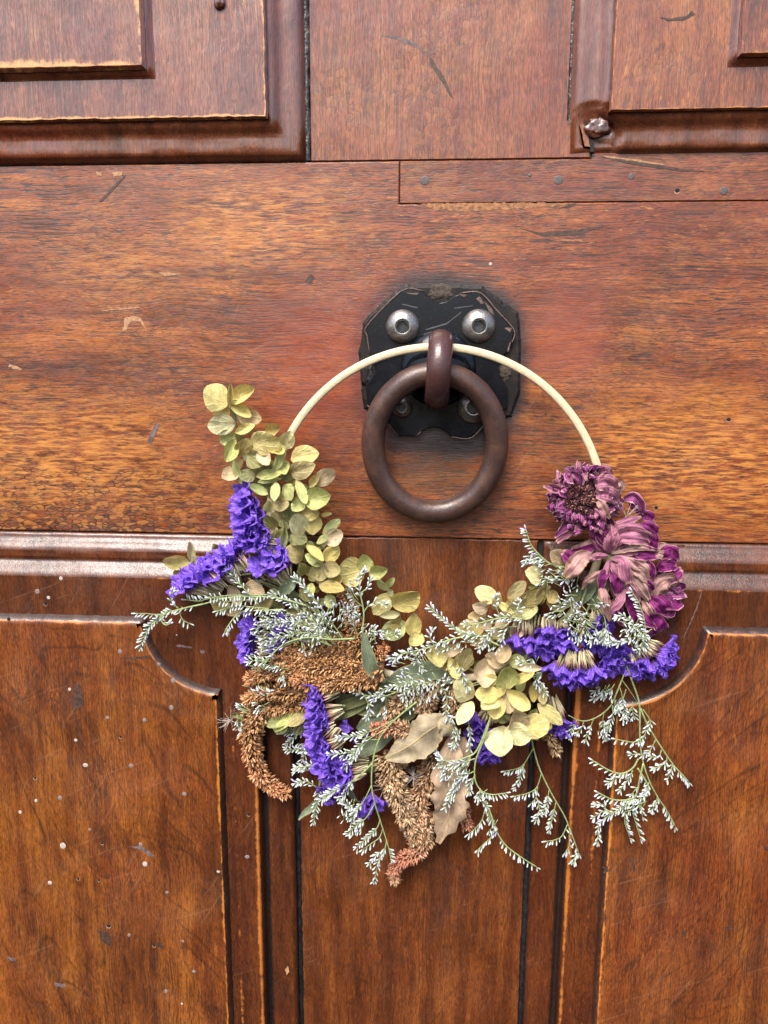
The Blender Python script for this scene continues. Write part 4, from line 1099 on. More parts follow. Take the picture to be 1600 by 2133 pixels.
leaf([(930, 1503, 96), (895, 1522, 112), (850, 1555, 112), (803, 1580, 98)], [36, 66, 78, 60, 12], M_LEAFB, 'large creased olive brown dry leaf in the lower middle', fold=-.16, wav=.12, nu=26, nv=10, ragged=.28, tw=(14, -18), pleat=.2)
leaf([(900, 1505, 94), (925, 1512, 104), (955, 1528, 88)], [20, 52, 46, 14], M_LEAFB, fold=-.25, wav=.10, nu=14, nv=7, ragged=.2)
leaf([(948, 1530, 72), (935, 1590, 86), (938, 1650, 90), (936, 1690, 84), (922, 1732, 66), (912, 1756, 62)], [22, 52, 74, 74, 62, 22, 10], M_LEAFT, 'long tan dry leaf with a torn lower edge hanging from the hoop', fold=.12, wav=.085, nu=34, nv=10, ragged=.42, pleat=.2)
leaf([(962, 1535, 60), (970, 1570, 64), (965, 1610, 60)], [14, 26, 22, 8], M_LEAFT, fold=.3)

# --- stems bundled along the hoop
mb = MB()
for poly in ([(540, 1210), (600, 1235), (660, 1290), (720, 1350), (790, 1410), (880, 1440)], [(555, 1205), (620, 1240), (690, 1310), (760, 1380)], [(548, 1215), (610, 1250), (670, 1310)], [(560, 1215), (640, 1262), (720, 1340)], [(575, 1200), (640, 1255), (700, 1310)], [(590, 1245), (640, 1275), (690, 1330)],
             [(1235, 1210), (1228, 1260), (1205, 1310)], [(1242, 1205), (1245, 1250), (1232, 1300)], [(1225, 1215), (1210, 1260), (1195, 1300)], [(1248, 1220), (1250, 1270), (1258, 1300)], [(1200, 1270), (1140, 1320), (1080, 1370), (1000, 1420), (900, 1440)], [(1190, 1275), (1120, 1330), (1040, 1390)], [(800, 1440), (900, 1445), (1000, 1425)], [(800, 1450), (900, 1455), (980, 1435)], [(990, 1335), (1080, 1320), (1150, 1290)], [(1010, 1350), (1060, 1328), (1130, 1308), (1180, 1265)]):
    dd = rnd.uniform(48, 72)
    tube(mb, catmull([at(x, y, dd + rnd.uniform(-4, 4)) for x, y in poly], 20), [rnd.uniform(2.0, 3.6) * U, 1.5 * U], 6)
bs = mb.build('bound_stems', M_STEMD, wreath, True); bs['kind'] = 'stuff'

# --- statice
def floret_mesh(seed):
    r_ = random.Random(seed); mb = MB(); seg = 34; L = []
    ph = [r_.uniform(0, 6.28) for _ in range(5)]
    R_ = (.05, .16, .28, .39, .47, .52); Z_ = (0, .20, .36, .48, .53, .50)
    for i, (rr, zz) in enumerate(zip(R_, Z_)):
        w_ = (i / 5) ** 1.5
        ring = []
        for k in range(seg):
            a = k * 2 * math.pi / seg
            lob = abs(math.cos(2.5 * a + ph[0])) ** .5
            r2 = rr * (1 - .22 * w_ * (1 - lob)) + .04 * w_ * math.sin(8 * a + ph[1]) * r_.uniform(.4, 1)
            z2 = zz + w_ * (.11 * math.sin(5 * a + ph[2]) + .05 * math.sin(11 * a + ph[3]) + r_.uniform(-.03, .03))
            ring.append(mb.add((r2 * math.cos(a), r2 * math.sin(a), z2), pu=i / 5, pv=k / seg))
        L.append(ring)
    for i in range(5):
        for k in range(seg): mb.face(L[i][k], L[i][(k + 1) % seg], L[i + 1][(k + 1) % seg], L[i + 1][k])
    me = bpy.data.meshes.new('statice_floret'); me.from_pydata(mb.v, [], mb.f)
    for nm in ('pu', 'pv'):
        at_ = me.attributes.new(nm, 'FLOAT', 'POINT'); at_.data.foreach_set('value', [mb.a[nm][i] for i in range(len(mb.v))])
    me.polygons.foreach_set('use_smooth', [True] * len(me.polygons)); me.materials.append(M_STAT)
    return me
FLO = [floret_mesh(s) for s in range(6)]
CX = RM @ Vector((1, 0, 0)); CY = RM @ Vector((0, 1, 0)); CZ = RM @ Vector((0, 0, 1))
def imdir(deg, tow):
    a = R(deg)
    return ((CX * math.cos(a) + CY * math.sin(a)) * math.cos(R(tow)) + CZ * math.sin(R(tow))).normalized()
def floret(parent, px, py, size, deg, tow, d):
    ax = imdir(deg + rnd.uniform(-22, 22), tow + rnd.uniform(-14, 14))
    s = size * U * rnd.uniform(.98, 1.2)
    o = link('floret', rnd.choice(FLO), parent)
    q = ax.to_track_quat('Z', 'Y').to_matrix() @ Matrix.Rotation(rnd.uniform(0, 6.28), 3, 'Z')
    o.matrix_basis = Matrix.Translation(at(px, py, d) - ax * (s * .42)) @ q.to_4x4() @ Matrix.Diagonal((s * rnd.uniform(.85, 1.05), s, s * rnd.uniform(.9, 1.15), 1))
    return o
def calyx(parent, base, tip, sp0, sp1, n, d, ln=None):
    mb = MB()
    bx, by = base; tx, ty = tip
    dx, dy = tx - bx, ty - by; L_ = math.hypot(dx, dy); nx, ny = -dy / L_, dx / L_
    for i in range(n):
        f = rnd.uniform(-1, 1); g = rnd.uniform(-1, 1)
        e = rnd.uniform(0, .35)
        p0 = at(bx + nx * f * sp0 + dx * e, by + ny * f * sp0 + dy * e, d + g * sp0 * .6)
        f2 = f + rnd.uniform(-.15, .15)
        e2 = rnd.uniform(.8, 1.08)
        p1 = at(bx + dx * e2 + nx * f2 * sp1, by + dy * e2 + ny * f2 * sp1, d + g * sp1 * .6)
        v = p1 - p0
        spindle(mb, p0, v, v.length, rnd.uniform(3.0, 7.5) * U, 4, ((0, .5), (.45, 1), (1, .08)), rnd=rnd.random())
    return mb.build('calyx', M_CALYX, parent, True)
def statice(label, stem, fl, deg, tow, d, cal=()):
    st = stalk('statice_sprig', stem, 2.6, 1.8, d - 16, M_STEMD, wreath, label=label)
    for i, f in enumerate(fl):
        x, y, s = f[:3]
        big = i % 2 == 0
        floret(st, x, y, s * (1.42 if big else 1.08), f[3] if len(f) > 3 else deg, f[4] if len(f) > 4 else tow, d + (rnd.uniform(-2, 10) if big else rnd.uniform(-12, -2)))
    for c in cal: calyx(st, *c, d - 4)
    return st
statice('violet statice spike rising beside the upper left hydrangea', [(600, 1150), (560, 1110), (520, 1040)],
        [(505, 1021, 36), (518, 1040, 34), (502, 1046, 36), (524, 1058, 38), (506, 1068, 38), (540, 1075, 34), (520, 1084, 42), (545, 1088, 34), (506, 1090, 36), (538, 1098, 36), (525, 1110, 36), (548, 1113, 34), (512, 1108, 34), (538, 1130, 42), (522, 1128, 36), (552, 1124, 34)], 160, 50, 86,
        [((585, 1125), (552, 1108), 12, 22, 16)])
statice('violet statice spray spreading to the far left', [(600, 1190), (520, 1195), (440, 1210)],
        [(502, 1126, 36), (488, 1140, 40), (474, 1150, 38), (492, 1158, 36), (462, 1163, 36), (450, 1170, 40), (470, 1174, 34), (432, 1176, 38), (440, 1190, 36), (418, 1184, 38), (408, 1198, 38), (424, 1202, 34), (394, 1202, 38), (400, 1214, 32), (376, 1218, 40), (384, 1208, 34)], 140, 38, 84,
        [((525, 1190), (500, 1150), 14, 22, 22), ((500, 1215), (465, 1180), 16, 24, 24), ((470, 1232), (430, 1204), 14, 24, 26), ((450, 1238), (395, 1222), 9, 16, 24)])
statice('violet statice head right of the far left spray', [(610, 1215), (590, 1190), (565, 1160)],
        [(566, 1142, 36, 80), (555, 1158, 36), (574, 1160, 38), (590, 1165, 42, 20, 45), (545, 1176, 40), (560, 1180, 36), (578, 1176, 32)], 130, 50, 92, [((600, 1215), (580, 1182), 16, 26, 26), ((560, 1205), (545, 1185), 10, 16, 12)])
statice('short violet statice head at the left edge above the amaranth', [(570, 1360), (545, 1340), (525, 1320)],
        [(518, 1298, 38), (530, 1305, 30), (512, 1318, 34), (526, 1326, 34), (506, 1340, 30), (520, 1348, 34), (508, 1362, 32), (516, 1376, 24)], 175, 40, 62, [((560, 1330), (532, 1325), 12, 20, 22), ((560, 1362), (530, 1355), 10, 16, 18)])
statice('violet florets half hidden under white caspia buds', [(620, 1320), (600, 1310), (590, 1300)], [(585, 1300, 32), (598, 1304, 26), (576, 1338, 28), (590, 1342, 28), (566, 1344, 24)], 150, 40, 60, [((640, 1318), (605, 1332), 10, 14, 14)])
statice('violet statice column in the lower left middle', [(720, 1470), (690, 1470), (660, 1470)],
        [(650, 1438, 36), (666, 1440, 30), (648, 1452, 36), (664, 1458, 36), (652, 1470, 34), (670, 1476, 34), (658, 1488, 36), (676, 1492, 32), (666, 1503, 34), (680, 1508, 28)], 190, 30, 84, [((712, 1438), (668, 1448), 12, 24, 26), ((716, 1475), (678, 1486), 10, 22, 24)])
statice('violet statice head below the lower left column', [(720, 1530), (690, 1540), (665, 1545)],
        [(652, 1520, 34), (664, 1528, 34), (646, 1540, 32), (660, 1548, 36), (672, 1556, 34), (656, 1568, 32), (676, 1574, 34), (650, 1556, 30)], 195, 35, 82, [((706, 1508), (676, 1532), 12, 22, 26), ((718, 1540), (684, 1560), 10, 18, 22)])
statice('large crinkled violet statice head at the lower left', [(770, 1590), (730, 1595), (700, 1600)],
        [(668, 1590, 38), (684, 1584, 36), (672, 1608, 38), (690, 1602, 40), (704, 1590, 36), (684, 1622, 36), (702, 1616, 40), (718, 1604, 38), (712, 1628, 36), (724, 1620, 32), (696, 1632, 30), (722, 1588, 30)], 205, 45, 86, [((770, 1588), (730, 1590), 10, 20, 26), ((765, 1606), (728, 1614), 10, 16, 22)])
statice('loose violet florets hanging under the caspia', [(740, 1620), (735, 1660), (770, 1680)], [(675, 1650, 30, 250), (690, 1660, 30, 260), (682, 1665, 26, 260), (774, 1664, 36, 250), (786, 1674, 30, 300), (764, 1672, 26, 240), (752, 1688, 36, 240), (742, 1694, 28, 230), (722, 1518, 26, 170), (735, 1540, 18, 200)], 250, 30, 52)
statice('violet statice hanging behind the cream hydrangea', [(1020, 1470), (1010, 1510), (1005, 1560)],
        [(990, 1502, 34), (1006, 1512, 32), (996, 1528, 38), (1012, 1540, 36), (992, 1548, 34), (1004, 1560, 36), (1018, 1572, 36), (1004, 1580, 34), (1020, 1584, 28), (985, 1525, 30), (1086, 1540, 24), (1060, 1545, 24)], 262, 30, 40, [((1020, 1478), (1006, 1508), 14, 22, 20)])
statice('wide violet statice fan above the cream hydrangea', [(1190, 1290), (1140, 1305), (1100, 1320)],
        [(1072, 1338, 34), (1088, 1342, 38), (1104, 1340, 34), (1080, 1346, 30), (1098, 1350, 30), (1128, 1332, 38), (1142, 1320, 38), (1150, 1338, 40), (1136, 1348, 36), (1164, 1326, 38), (1178, 1322, 38), (1190, 1328, 32), (1168, 1346, 38), (1150, 1360, 36), (1132, 1362, 30), (1172, 1362, 32), (1185, 1345, 30)], 262, 22, 78,
        [((1090, 1284), (1086, 1326), 20, 26, 34), ((1130, 1280), (1128, 1318), 18, 24, 26), ((1165, 1290), (1166, 1314), 14, 22, 20)])
statice('drooping violet statice fan with a bushy straw calyx', [(1240, 1320), (1215, 1335), (1200, 1350)],
        [(1152, 1398, 34, 230), (1164, 1410, 36, 240), (1180, 1416, 38, 255), (1197, 1420, 40, 265), (1214, 1420, 40, 272), (1230, 1414, 38, 285), (1246, 1406, 38, 305), (1256, 1402, 30, 315), (1172, 1402, 34), (1190, 1408, 36), (1208, 1408, 36), (1224, 1404, 34), (1238, 1402, 32)], 265, 12, 88,
        [((1200, 1350), (1200, 1398), 26, 42, 90), ((1204, 1356), (1206, 1380), 24, 36, 30)])
statice('dense violet statice behind the white caspia on the right', [(1240, 1280), (1255, 1320), (1275, 1360)],
        [(1256, 1292, 34, 300), (1268, 1300, 32, 320), (1244, 1310, 34), (1262, 1316, 32), (1234, 1326, 34), (1232, 1342, 34), (1250, 1338, 34), (1262, 1350, 38), (1278, 1346, 36), (1292, 1352, 36), (1302, 1360, 32), (1270, 1366, 38), (1288, 1370, 38), (1262, 1378, 34), (1278, 1386, 38), (1296, 1382, 36), (1304, 1376, 30), (1288, 1394, 34), (1268, 1392, 30)], 275, 42, 66, [((1236, 1270), (1240, 1300), 10, 16, 16)])
statice('violet statice fan at the far right over the concave corner', [(1320, 1320), (1350, 1345), (1360, 1365)],
        [(1318, 1392, 34, 240), (1332, 1398, 38, 255), (1348, 1400, 38, 270), (1362, 1396, 36, 285), (1340, 1386, 34, 260), (1374, 1386, 36, 300), (1388, 1376, 40, 315), (1398, 1362, 38, 335), (1402, 1348, 34, 0), (1386, 1358, 34, 330), (1394, 1388, 34, 310), (1324, 1384, 30, 250)], 300, 22, 76,
        [((1322, 1348), (1340, 1380), 14, 22, 30), ((1342, 1340), (1374, 1360), 14, 20, 36)])
statice('small violet statice head at the right edge of the cream hydrangea', [(1130, 1430), (1150, 1460), (1165, 1500)], [(1152, 1512, 30), (1166, 1518, 32), (1178, 1514, 30), (1160, 1526, 30), (1174, 1528, 28), (1136, 1462, 26), (1146, 1498, 26)], 275, 28, 50, [((1150, 1448), (1162, 1500), 12, 20, 36)])

# --- amaranth
def amaranth(label, poly, r0, r1, d, mat=None, red=None, dens=1.0, sz=1.0):
    mat = mat or M_AMA
    if not isinstance(d, (list, tuple)): d = [d] * len(poly)
    pts3 = [at(x, y, q) for (x, y), q in zip(poly, d)]
    P = catmull(pts3, 60)
    mb = MB(); tube(mb, P[::3], [r0 * .62 * U, r1 * .55 * U], 8)
    core = mb.build('amaranth_spike', M_CORE, wreath, True)
    core['label'] = label
    mb = MB()
    ln = sum((P[i + 1] - P[i]).length for i in range(60)) / U
    N = int(dens * ln * (r0 + r1) * .5 * 6.28 / 16.0)
    sd = rnd.uniform(0, 50)
    for _ in range(N):
        t = rnd.random() ** .95; x = t * 59.99; i = int(x)
        p = P[i].lerp(P[i + 1], x - i)
        tg = (P[i + 1] - P[i]).normalized()
        a = tg.cross(Vector((0, -1, .1))).normalized(); b = tg.cross(a)
        ph = rnd.uniform(0, 6.283)
        dr = a * math.cos(ph) + b * math.sin(ph)
        lump = 1 + .8 * mnoise.noise((t * ln / 13, math.cos(ph) * 1.5 + sd, math.sin(ph) * 1.5))
        r_ = (r0 + (r1 - r0) * t) * lump * rnd.uniform(.62, .95)
        if t > .93: r_ *= (1 - ((t - .93) / .07) ** 2 * .6)
        dv = dr + tg * rnd.uniform(.1, .9) + Vector((rnd.uniform(-.5, .5), rnd.uniform(-.5, .5), rnd.uniform(-.5, .5)))
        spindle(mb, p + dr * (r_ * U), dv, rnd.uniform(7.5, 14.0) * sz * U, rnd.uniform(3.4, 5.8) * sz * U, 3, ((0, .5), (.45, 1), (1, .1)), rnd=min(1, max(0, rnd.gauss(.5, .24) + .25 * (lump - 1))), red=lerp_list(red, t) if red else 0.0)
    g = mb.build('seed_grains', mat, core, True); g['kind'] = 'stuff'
    return core
AM = [('copper brown amaranth spike across the left of the wreath', [(800, 1392), (740, 1392), (680, 1392), (620, 1382), (566, 1372)], 19, 9, 74, .2),
      ('copper brown amaranth spike over the middle left', [(790, 1415), (720, 1420), (660, 1424), (610, 1412)], 18, 9, 84, .35),
      ('upright orange amaranth tip beside the hydrangea twig', [(745, 1340), (738, 1300), (726, 1262), (715, 1226)], 17, 7, 62, .5),
      ('thick amaranth mass behind the caspia', [(770, 1350), (720, 1340), (660, 1345), (600, 1350)], 19, 10, 58, .15),
      ('small orange amaranth tip at the right of the mass', [(776, 1400), (788, 1370), (804, 1346)], 12, 5, 58, .8),
      ('amaranth spike at the left edge', [(655, 1400), (600, 1405), (548, 1404), (514, 1418)], 17, 8, 70, .35),
      ('lower left amaranth spike', [(650, 1440), (590, 1440), (540, 1446), (512, 1462)], 18, 9, 66, .2),
      ('amaranth spike above the green petals', [(650, 1462), (600, 1468), (556, 1478), (520, 1490)], 16, 9, 54, .2),
      ('short amaranth spike near the caspia', [(740, 1372), (690, 1362), (640, 1368), (590, 1360)], 15, 8, 66, .2)]
for lb, poly, r0, r1, d, rd in AM: amaranth(lb, poly, r0, r1, d, red=[0, rd * .3, rd])
amaranth('long curved amaranth tail hanging on the left', [(536, 1486), (522, 1520), (524, 1566), (540, 1610), (566, 1640), (600, 1655)], 22, 9, [56, 60, 58, 54, 50, 48], red=[0, .25, .5, .45])
amaranth('brown amaranth behind the dry leaf', [(945, 1430), (946, 1460), (944, 1490)], 20, 16, 52, M_AMT)
amaranth('brown amaranth in the centre bottom', [(900, 1415), (890, 1450), (880, 1485)], 24, 16, 58, M_AMT)
amaranth('brown amaranth left of the dry leaf', [(870, 1440), (830, 1462), (806, 1490)], 18, 10, 60, M_AMT)
amaranth('short amaranth spike with a red tip', [(852, 1522), (812, 1518), (776, 1520)], 13, 10, 84, M_AMT, red=[0, .3, 1.0, .9])
amaranth('hanging amaranth spike at the bottom left', [(818, 1570), (818, 1620), (834, 1670), (852, 1710), (872, 1750)], 25, 15, [70, 74, 70, 64, 58], M_AMT, red=[0, 0, .1])
amaranth('hanging amaranth spike at the bottom right', [(908, 1570), (892, 1620), (868, 1665), (878, 1710), (880, 1750)], 22, 14, 56, M_AMT, red=[0, .25, .1])
amaranth('amaranth tail end curling to a red point', [(892, 1690), (884, 1740), (868, 1775), (838, 1792), (822, 1812), (822, 1836)], 20, 6, [54, 54, 52, 50, 50, 48], M_AMT, red=[0, .1, .6, 1.0, .7, .1])
amaranth('stub of red amaranth behind the tan leaf', [(960, 1688), (968, 1706), (972, 1722)], 12, 8, 40, M_AMT, red=[.5, .9])
amaranth('thin amaranth tip at the right of the cream hydrangea', [(1140, 1520), (1152, 1546), (1160, 1568)], 9, 6, 38, M_AMT)
# --- caspia: thin branching stems with tiny white buds
def caspia(label, lines, tufts=(), d=80, r0=2.2):
    """lines: (polyline, bud_from, bud_to, side, spacing, lean)  side +1 = left of travel, -1 = right, 0 = both, 2 = none"""
    ms, mbud = MB(), MB()
    for ln in lines:
        poly, t0, t1, side, sp, lean = ln[:6]
        dd = ln[6] if len(ln) > 6 else d
        rr = ln[7] if len(ln) > 7 else (r0 if len(ln[0]) > 4 else r0 * .62)
        n = max(10, len(poly) * 6)
        pts = catmull([at(x, y, dd + 3 * mnoise.noise((x * .02, y * .02, d))) for x, y in poly], n)
        tube(ms, pts, [rr * U, rr * .55 * U], 5)
        if side == 2: continue
        L_ = sum((pts[i + 1] - pts[i]).length for i in range(n)) / U
        k = max(1, int(L_ * (t1 - t0) / (sp * 1.15)))
        for j in range(k + 1):
            t = t0 + (t1 - t0) * j / max(1, k)
            x = min(t, .9999) * n; i = int(x)
            p = pts[i].lerp(pts[i + 1], x - i); tg = (pts[i + 1] - pts[i]).normalized()
            view = (CAM - p).normalized()
            sd = view.cross(tg).normalized()
            for s_ in ((1, -1) if side == 0 else (side,)):
                for _ in range(2 if rnd.random() < .25 else 1):
                    a = R(lean + rnd.uniform(-13, 13))
                    dv = tg * math.cos(a) + sd * (s_ * math.sin(a)) + view * rnd.uniform(-.25, .4)
                    bud(mbud, p + Vector((rnd.uniform(-1, 1), rnd.uniform(-2, 1), rnd.uniform(-1, 1))) * (1.4 * U), dv)
            if j == k: bud(mbud, p, tg)
    for (x, y, rx, ry, n, deg) in tufts:
        for _ in range(int(n * .72)):
            a, q = rnd.uniform(0, 6.28), math.sqrt(rnd.random())
            p = at(x + rx * q * math.cos(a), y + ry * q * math.sin(a), d + rnd.uniform(-10, 10))
            bud(mbud, p, imdir(deg + rnd.uniform(-40, 40), rnd.uniform(-5, 50)), rnd.uniform(.7, 1.0))
            if rnd.random() < .3:
                tube(ms, [p, p - imdir(deg + rnd.uniform(-30, 30), -20) * (18 * U)], [.8 * U, .8 * U], 4)
    st = ms.build('caspia_spray', M_STEM, wreath, True); st['label'] = label
    if label.startswith('loose'): st['kind'] = 'stuff'
    b = mbud.build('buds', M_BUD, st, True); b['kind'] = 'stuff'
    return st
def bud(mb, p, dv, k=1.0):
    spindle(mb, p, dv, rnd.uniform(10.0, 15.5) * k * U, rnd.uniform(3.2, 4.6) * k * U, 5, ((0, .35), (.28, .72), (.62, 1.0), (.88, .8), (1, .3)), rnd=rnd.random())

caspia('white caspia spray arching out to the far left', [
    ([(640, 1262), (580, 1246), (520, 1243), (470, 1246), (425, 1258), (380, 1268), (345, 1279), (318, 1300), (302, 1322), (294, 1346)], .62, 1, -1, 7, 50),
    ([(425, 1258), (380, 1268), (345, 1279), (318, 1300), (302, 1322), (294, 1346)], .1, 1, 1, 7, 35),
    ([(372, 1268), (362, 1258), (356, 1244), (360, 1234)], .2, 1, 0, 8, 30), ([(346, 1279), (322, 1280), (306, 1278), (288, 1278)], .2, 1, 1, 7, 45),
    ([(350, 1272), (338, 1284), (338, 1296), (346, 1302), (352, 1300)], .3, 1, 1, 8, 50), ([(380, 1264), (376, 1280), (382, 1292), (394, 1298)], .25, 1, -1, 8, 60),
    ([(470, 1246), (440, 1246), (415, 1252), (392, 1250)], .1, 1, -1, 7, 60), ([(560, 1238), (520, 1240), (480, 1240), (440, 1244)], 0, 1, 1, 7, 80), ([(545, 1243), (500, 1252), (460, 1252)], .0, 1, 1, 8, 70),
    ([(590, 1270), (540, 1272), (500, 1276), (474, 1306), (468, 1318)], .05, 1, 1, 7, 60), ([(560, 1268), (520, 1264), (490, 1262), (455, 1272)], 0, 1, 1, 7, 60), ([(540, 1260), (512, 1230), (490, 1205), (478, 1190)], .25, 1, 0, 9, 30, 98)], d=96)
caspia('dense mass of tiny white caspia buds over the left side', [
    ([(700, 1345), (660, 1300), (610, 1260), (570, 1240)], .2, 1, 0, 9, 35), ([(720, 1340), (680, 1280), (640, 1230), (618, 1205)], .4, 1, 0, 10, 30), ([(690, 1330), (640, 1318), (590, 1325), (550, 1345)], .1, 1, 0, 8, 40), ([(680, 1320), (620, 1296), (560, 1300)], .1, 1, 0, 8, 40),
    ([(690, 1345), (645, 1330), (600, 1342), (560, 1368), (535, 1400)], .1, .1, 2, 8, 40, 100), ([(740, 1330), (690, 1332), (640, 1328), (590, 1343), (555, 1378), (548, 1392)], .0, .0, 2, 8, 40, 104), ([(555, 1378), (535, 1376), (520, 1378)], .1, 1, 0, 7, 45, 102)],
    [(600, 1300, 55, 30, 90, 150), (650, 1310, 50, 30, 80, 110), (560, 1330, 38, 32, 60, 200), (700, 1280, 34, 26, 46, 80), (690, 1300, 30, 24, 30, 60), (545, 1376, 34, 18, 46, 150), (640, 1335, 26, 22, 30, 270), (560, 1290, 30, 16, 30, 200), (570, 1392, 20, 8, 14, 200), (590, 1415, 8, 14, 14, 250), (540, 1436, 22, 10, 22, 320), (500, 1475, 12, 10, 14, 160), (498, 1512, 9, 16, 16, 250), (540, 1475, 14, 14, 14, 200), (640, 1262, 36, 10, 24, 120)], d=94)
caspia('upright white caspia twigs in front of the dark middle board', [
    ([(752, 1330), (758, 1280), (750, 1235), (745, 1210), (757, 1190)], .45, 1, 0, 8, 28), ([(757, 1265), (740, 1250), (732, 1236)], .2, 1, 1, 6, 70), ([(758, 1275), (768, 1262), (785, 1254), (800, 1258)], .3, 1, 0, 8, 35), ([(752, 1235), (764, 1225), (770, 1212)], .3, 1, 0, 9, 25),
    ([(745, 1330), (735, 1290), (722, 1270)], .3, 1, 0, 8, 35), ([(790, 1330), (800, 1326), (820, 1322), (826, 1318)], .1, 1, 0, 8, 50), ([(760, 1330), (775, 1312), (790, 1318)], .2, 1, 0, 7, 40), ([(735, 1300), (740, 1284), (734, 1268)], .1, 1, 0, 8, 40)],
    [(760, 1315, 30, 10, 24, 80), (730, 1225, 14, 16, 16, 100), (765, 1345, 14, 20, 14, 60), (742, 1290, 14, 12, 14, 130)], d=74)
caspia('small frosted caspia sprigs left of the lower violet statice', [
    ([(690, 1520), (650, 1518), (610, 1524), (586, 1522)], .3, 1, 0, 7, 40), ([(640, 1522), (615, 1534), (600, 1548)], .2, 1, 0, 8, 35), ([(680, 1545), (650, 1560), (630, 1562), (600, 1562)], .2, 1, 0, 7, 35), ([(670, 1580), (645, 1595), (620, 1600)], .1, 1, 0, 7, 35), ([(660, 1600), (640, 1595), (616, 1606)], .2, 1, 0, 8, 35),
    ([(670, 1615), (663, 1640), (640, 1628), (616, 1632)], .5, 1, 0, 7, 35), ([(668, 1600), (664, 1640), (658, 1680), (654, 1712)], .35, 1, 0, 8, 35), ([(640, 1540), (640, 1560), (632, 1580)], .2, 1, 0, 8, 35)], [(595, 1515, 16, 12, 18, 200), (635, 1555, 16, 12, 16, 200), (628, 1598, 16, 10, 14, 200)], d=40)
caspia('long caspia stem hanging at the bottom left with side tufts', [
    ([(868, 1462), (822, 1500), (792, 1536), (778, 1580), (774, 1630), (780, 1670), (794, 1715), (808, 1760), (815, 1790)], .9, .99, 1, 8, 40), ([(820, 1500), (780, 1520), (745, 1532), (708, 1536)], .45, 1, 0, 7, 35), ([(800, 1520), (760, 1545), (735, 1565), (690, 1572)], .4, 1, 0, 7, 35), ([(770, 1540), (740, 1570), (720, 1598)], .3, 1, 0, 8, 35),
    ([(776, 1590), (750, 1615), (720, 1636), (690, 1650), (672, 1664)], .45, 1, 0, 6, 35), ([(735, 1626), (725, 1645), (708, 1662)], .1, 1, 0, 7, 35), ([(774, 1636), (758, 1668), (740, 1690), (718, 1672)], .6, 1, 0, 7, 30), ([(755, 1672), (740, 1690), (735, 1705)], .1, 1, 0, 7, 30), ([(782, 1672), (764, 1702), (746, 1716), (726, 1736)], .45, 1, 0, 6, 38),
    ([(792, 1706), (786, 1724), (768, 1742), (744, 1764)], .4, 1, 0, 6, 32), ([(798, 1726), (790, 1745), (772, 1758), (758, 1768)], .3, 1, 1, 9, 40), ([(806, 1752), (800, 1772), (788, 1795), (780, 1834)], .25, 1, 0, 7, 28), ([(800, 1772), (786, 1780), (772, 1796)], .3, 1, 0, 7, 35)],
    [(730, 1575, 18, 14, 22, 210), (755, 1535, 18, 10, 18, 190), (725, 1690, 18, 20, 24, 250), (738, 1725, 16, 14, 16, 240)], d=100)
caspia('caspia stem falling across the tan leaf in the centre', [
    ([(1022, 1492), (1012, 1530), (1000, 1560), (990, 1590), (990, 1625), (1004, 1648), (1026, 1655), (1052, 1652)], .74, 1, -1, 7, 65), ([(1020, 1500), (994, 1562), (970, 1578), (940, 1586), (922, 1584), (910, 1570), (898, 1548)], .6, 1, 0, 8, 25), ([(990, 1580), (965, 1588), (945, 1592)], .2, 1, 0, 7, 40), ([(988, 1606), (965, 1620), (945, 1645), (930, 1680)], .15, 1, 0, 7, 30),
    ([(990, 1615), (980, 1632), (978, 1648)], .2, 1, 0, 8, 30), ([(1000, 1642), (1000, 1665), (1012, 1678)], .1, 1, 0, 7, 40), ([(1012, 1668), (1024, 1700), (1036, 1735), (1055, 1762), (1085, 1785), (1118, 1806)], .5, 1, -1, 9, 62), ([(1012, 1672), (1020, 1700), (1034, 1730)], .1, 1, -1, 7, 35), ([(1012, 1680), (1004, 1708), (990, 1726), (978, 1736)], .3, 1, 1, 7, 42), ([(1036, 1728), (1022, 1745), (1008, 1758), (996, 1770)], .2, 1, 1, 7, 35)],
    [(952, 1612, 30, 20, 50, 230), (922, 1600, 14, 14, 16, 220), (940, 1655, 10, 16, 14, 240), (1000, 1660, 16, 8, 14, 250), (1026, 1722, 10, 20, 18, 260)], d=104)
caspia('thin caspia stem with sparse tufts in front of the right joint', [
    ([(1100, 1500), (1107, 1535), (1113, 1565), (1126, 1606), (1150, 1655), (1176, 1700), (1190, 1735), (1206, 1778)], .92, 1, -1, 9, 40), ([(1110, 1560), (1094, 1588), (1080, 1600), (1054, 1606)], .45, 1, 1, 6, 50), ([(1092, 1592), (1086, 1612), (1074, 1638)], .1, 1, 0, 7, 32), ([(1128, 1612), (1118, 1640), (1100, 1652), (1074, 1658)], .4, 1, 1, 7, 50), ([(1120, 1638), (1116, 1662), (1108, 1672)], .2, 1, 1, 7, 40),
    ([(1144, 1645), (1140, 1670), (1132, 1690)], .25, 1, 0, 6, 35), ([(1120, 1666), (1124, 1690), (1118, 1706)], .0, 1, 0, 7, 35), ([(1158, 1672), (1152, 1700), (1144, 1728)], .25, 1, 0, 8, 32), ([(1182, 1718), (1170, 1742), (1154, 1750), (1142, 1752)], .1, 1, 1, 7, 60), ([(1186, 1725), (1186, 1760), (1178, 1775)], .1, 1, 1, 8, 40), ([(1206, 1778), (1198, 1786), (1194, 1794)], 0, 1, 0, 6, 25)], d=66)
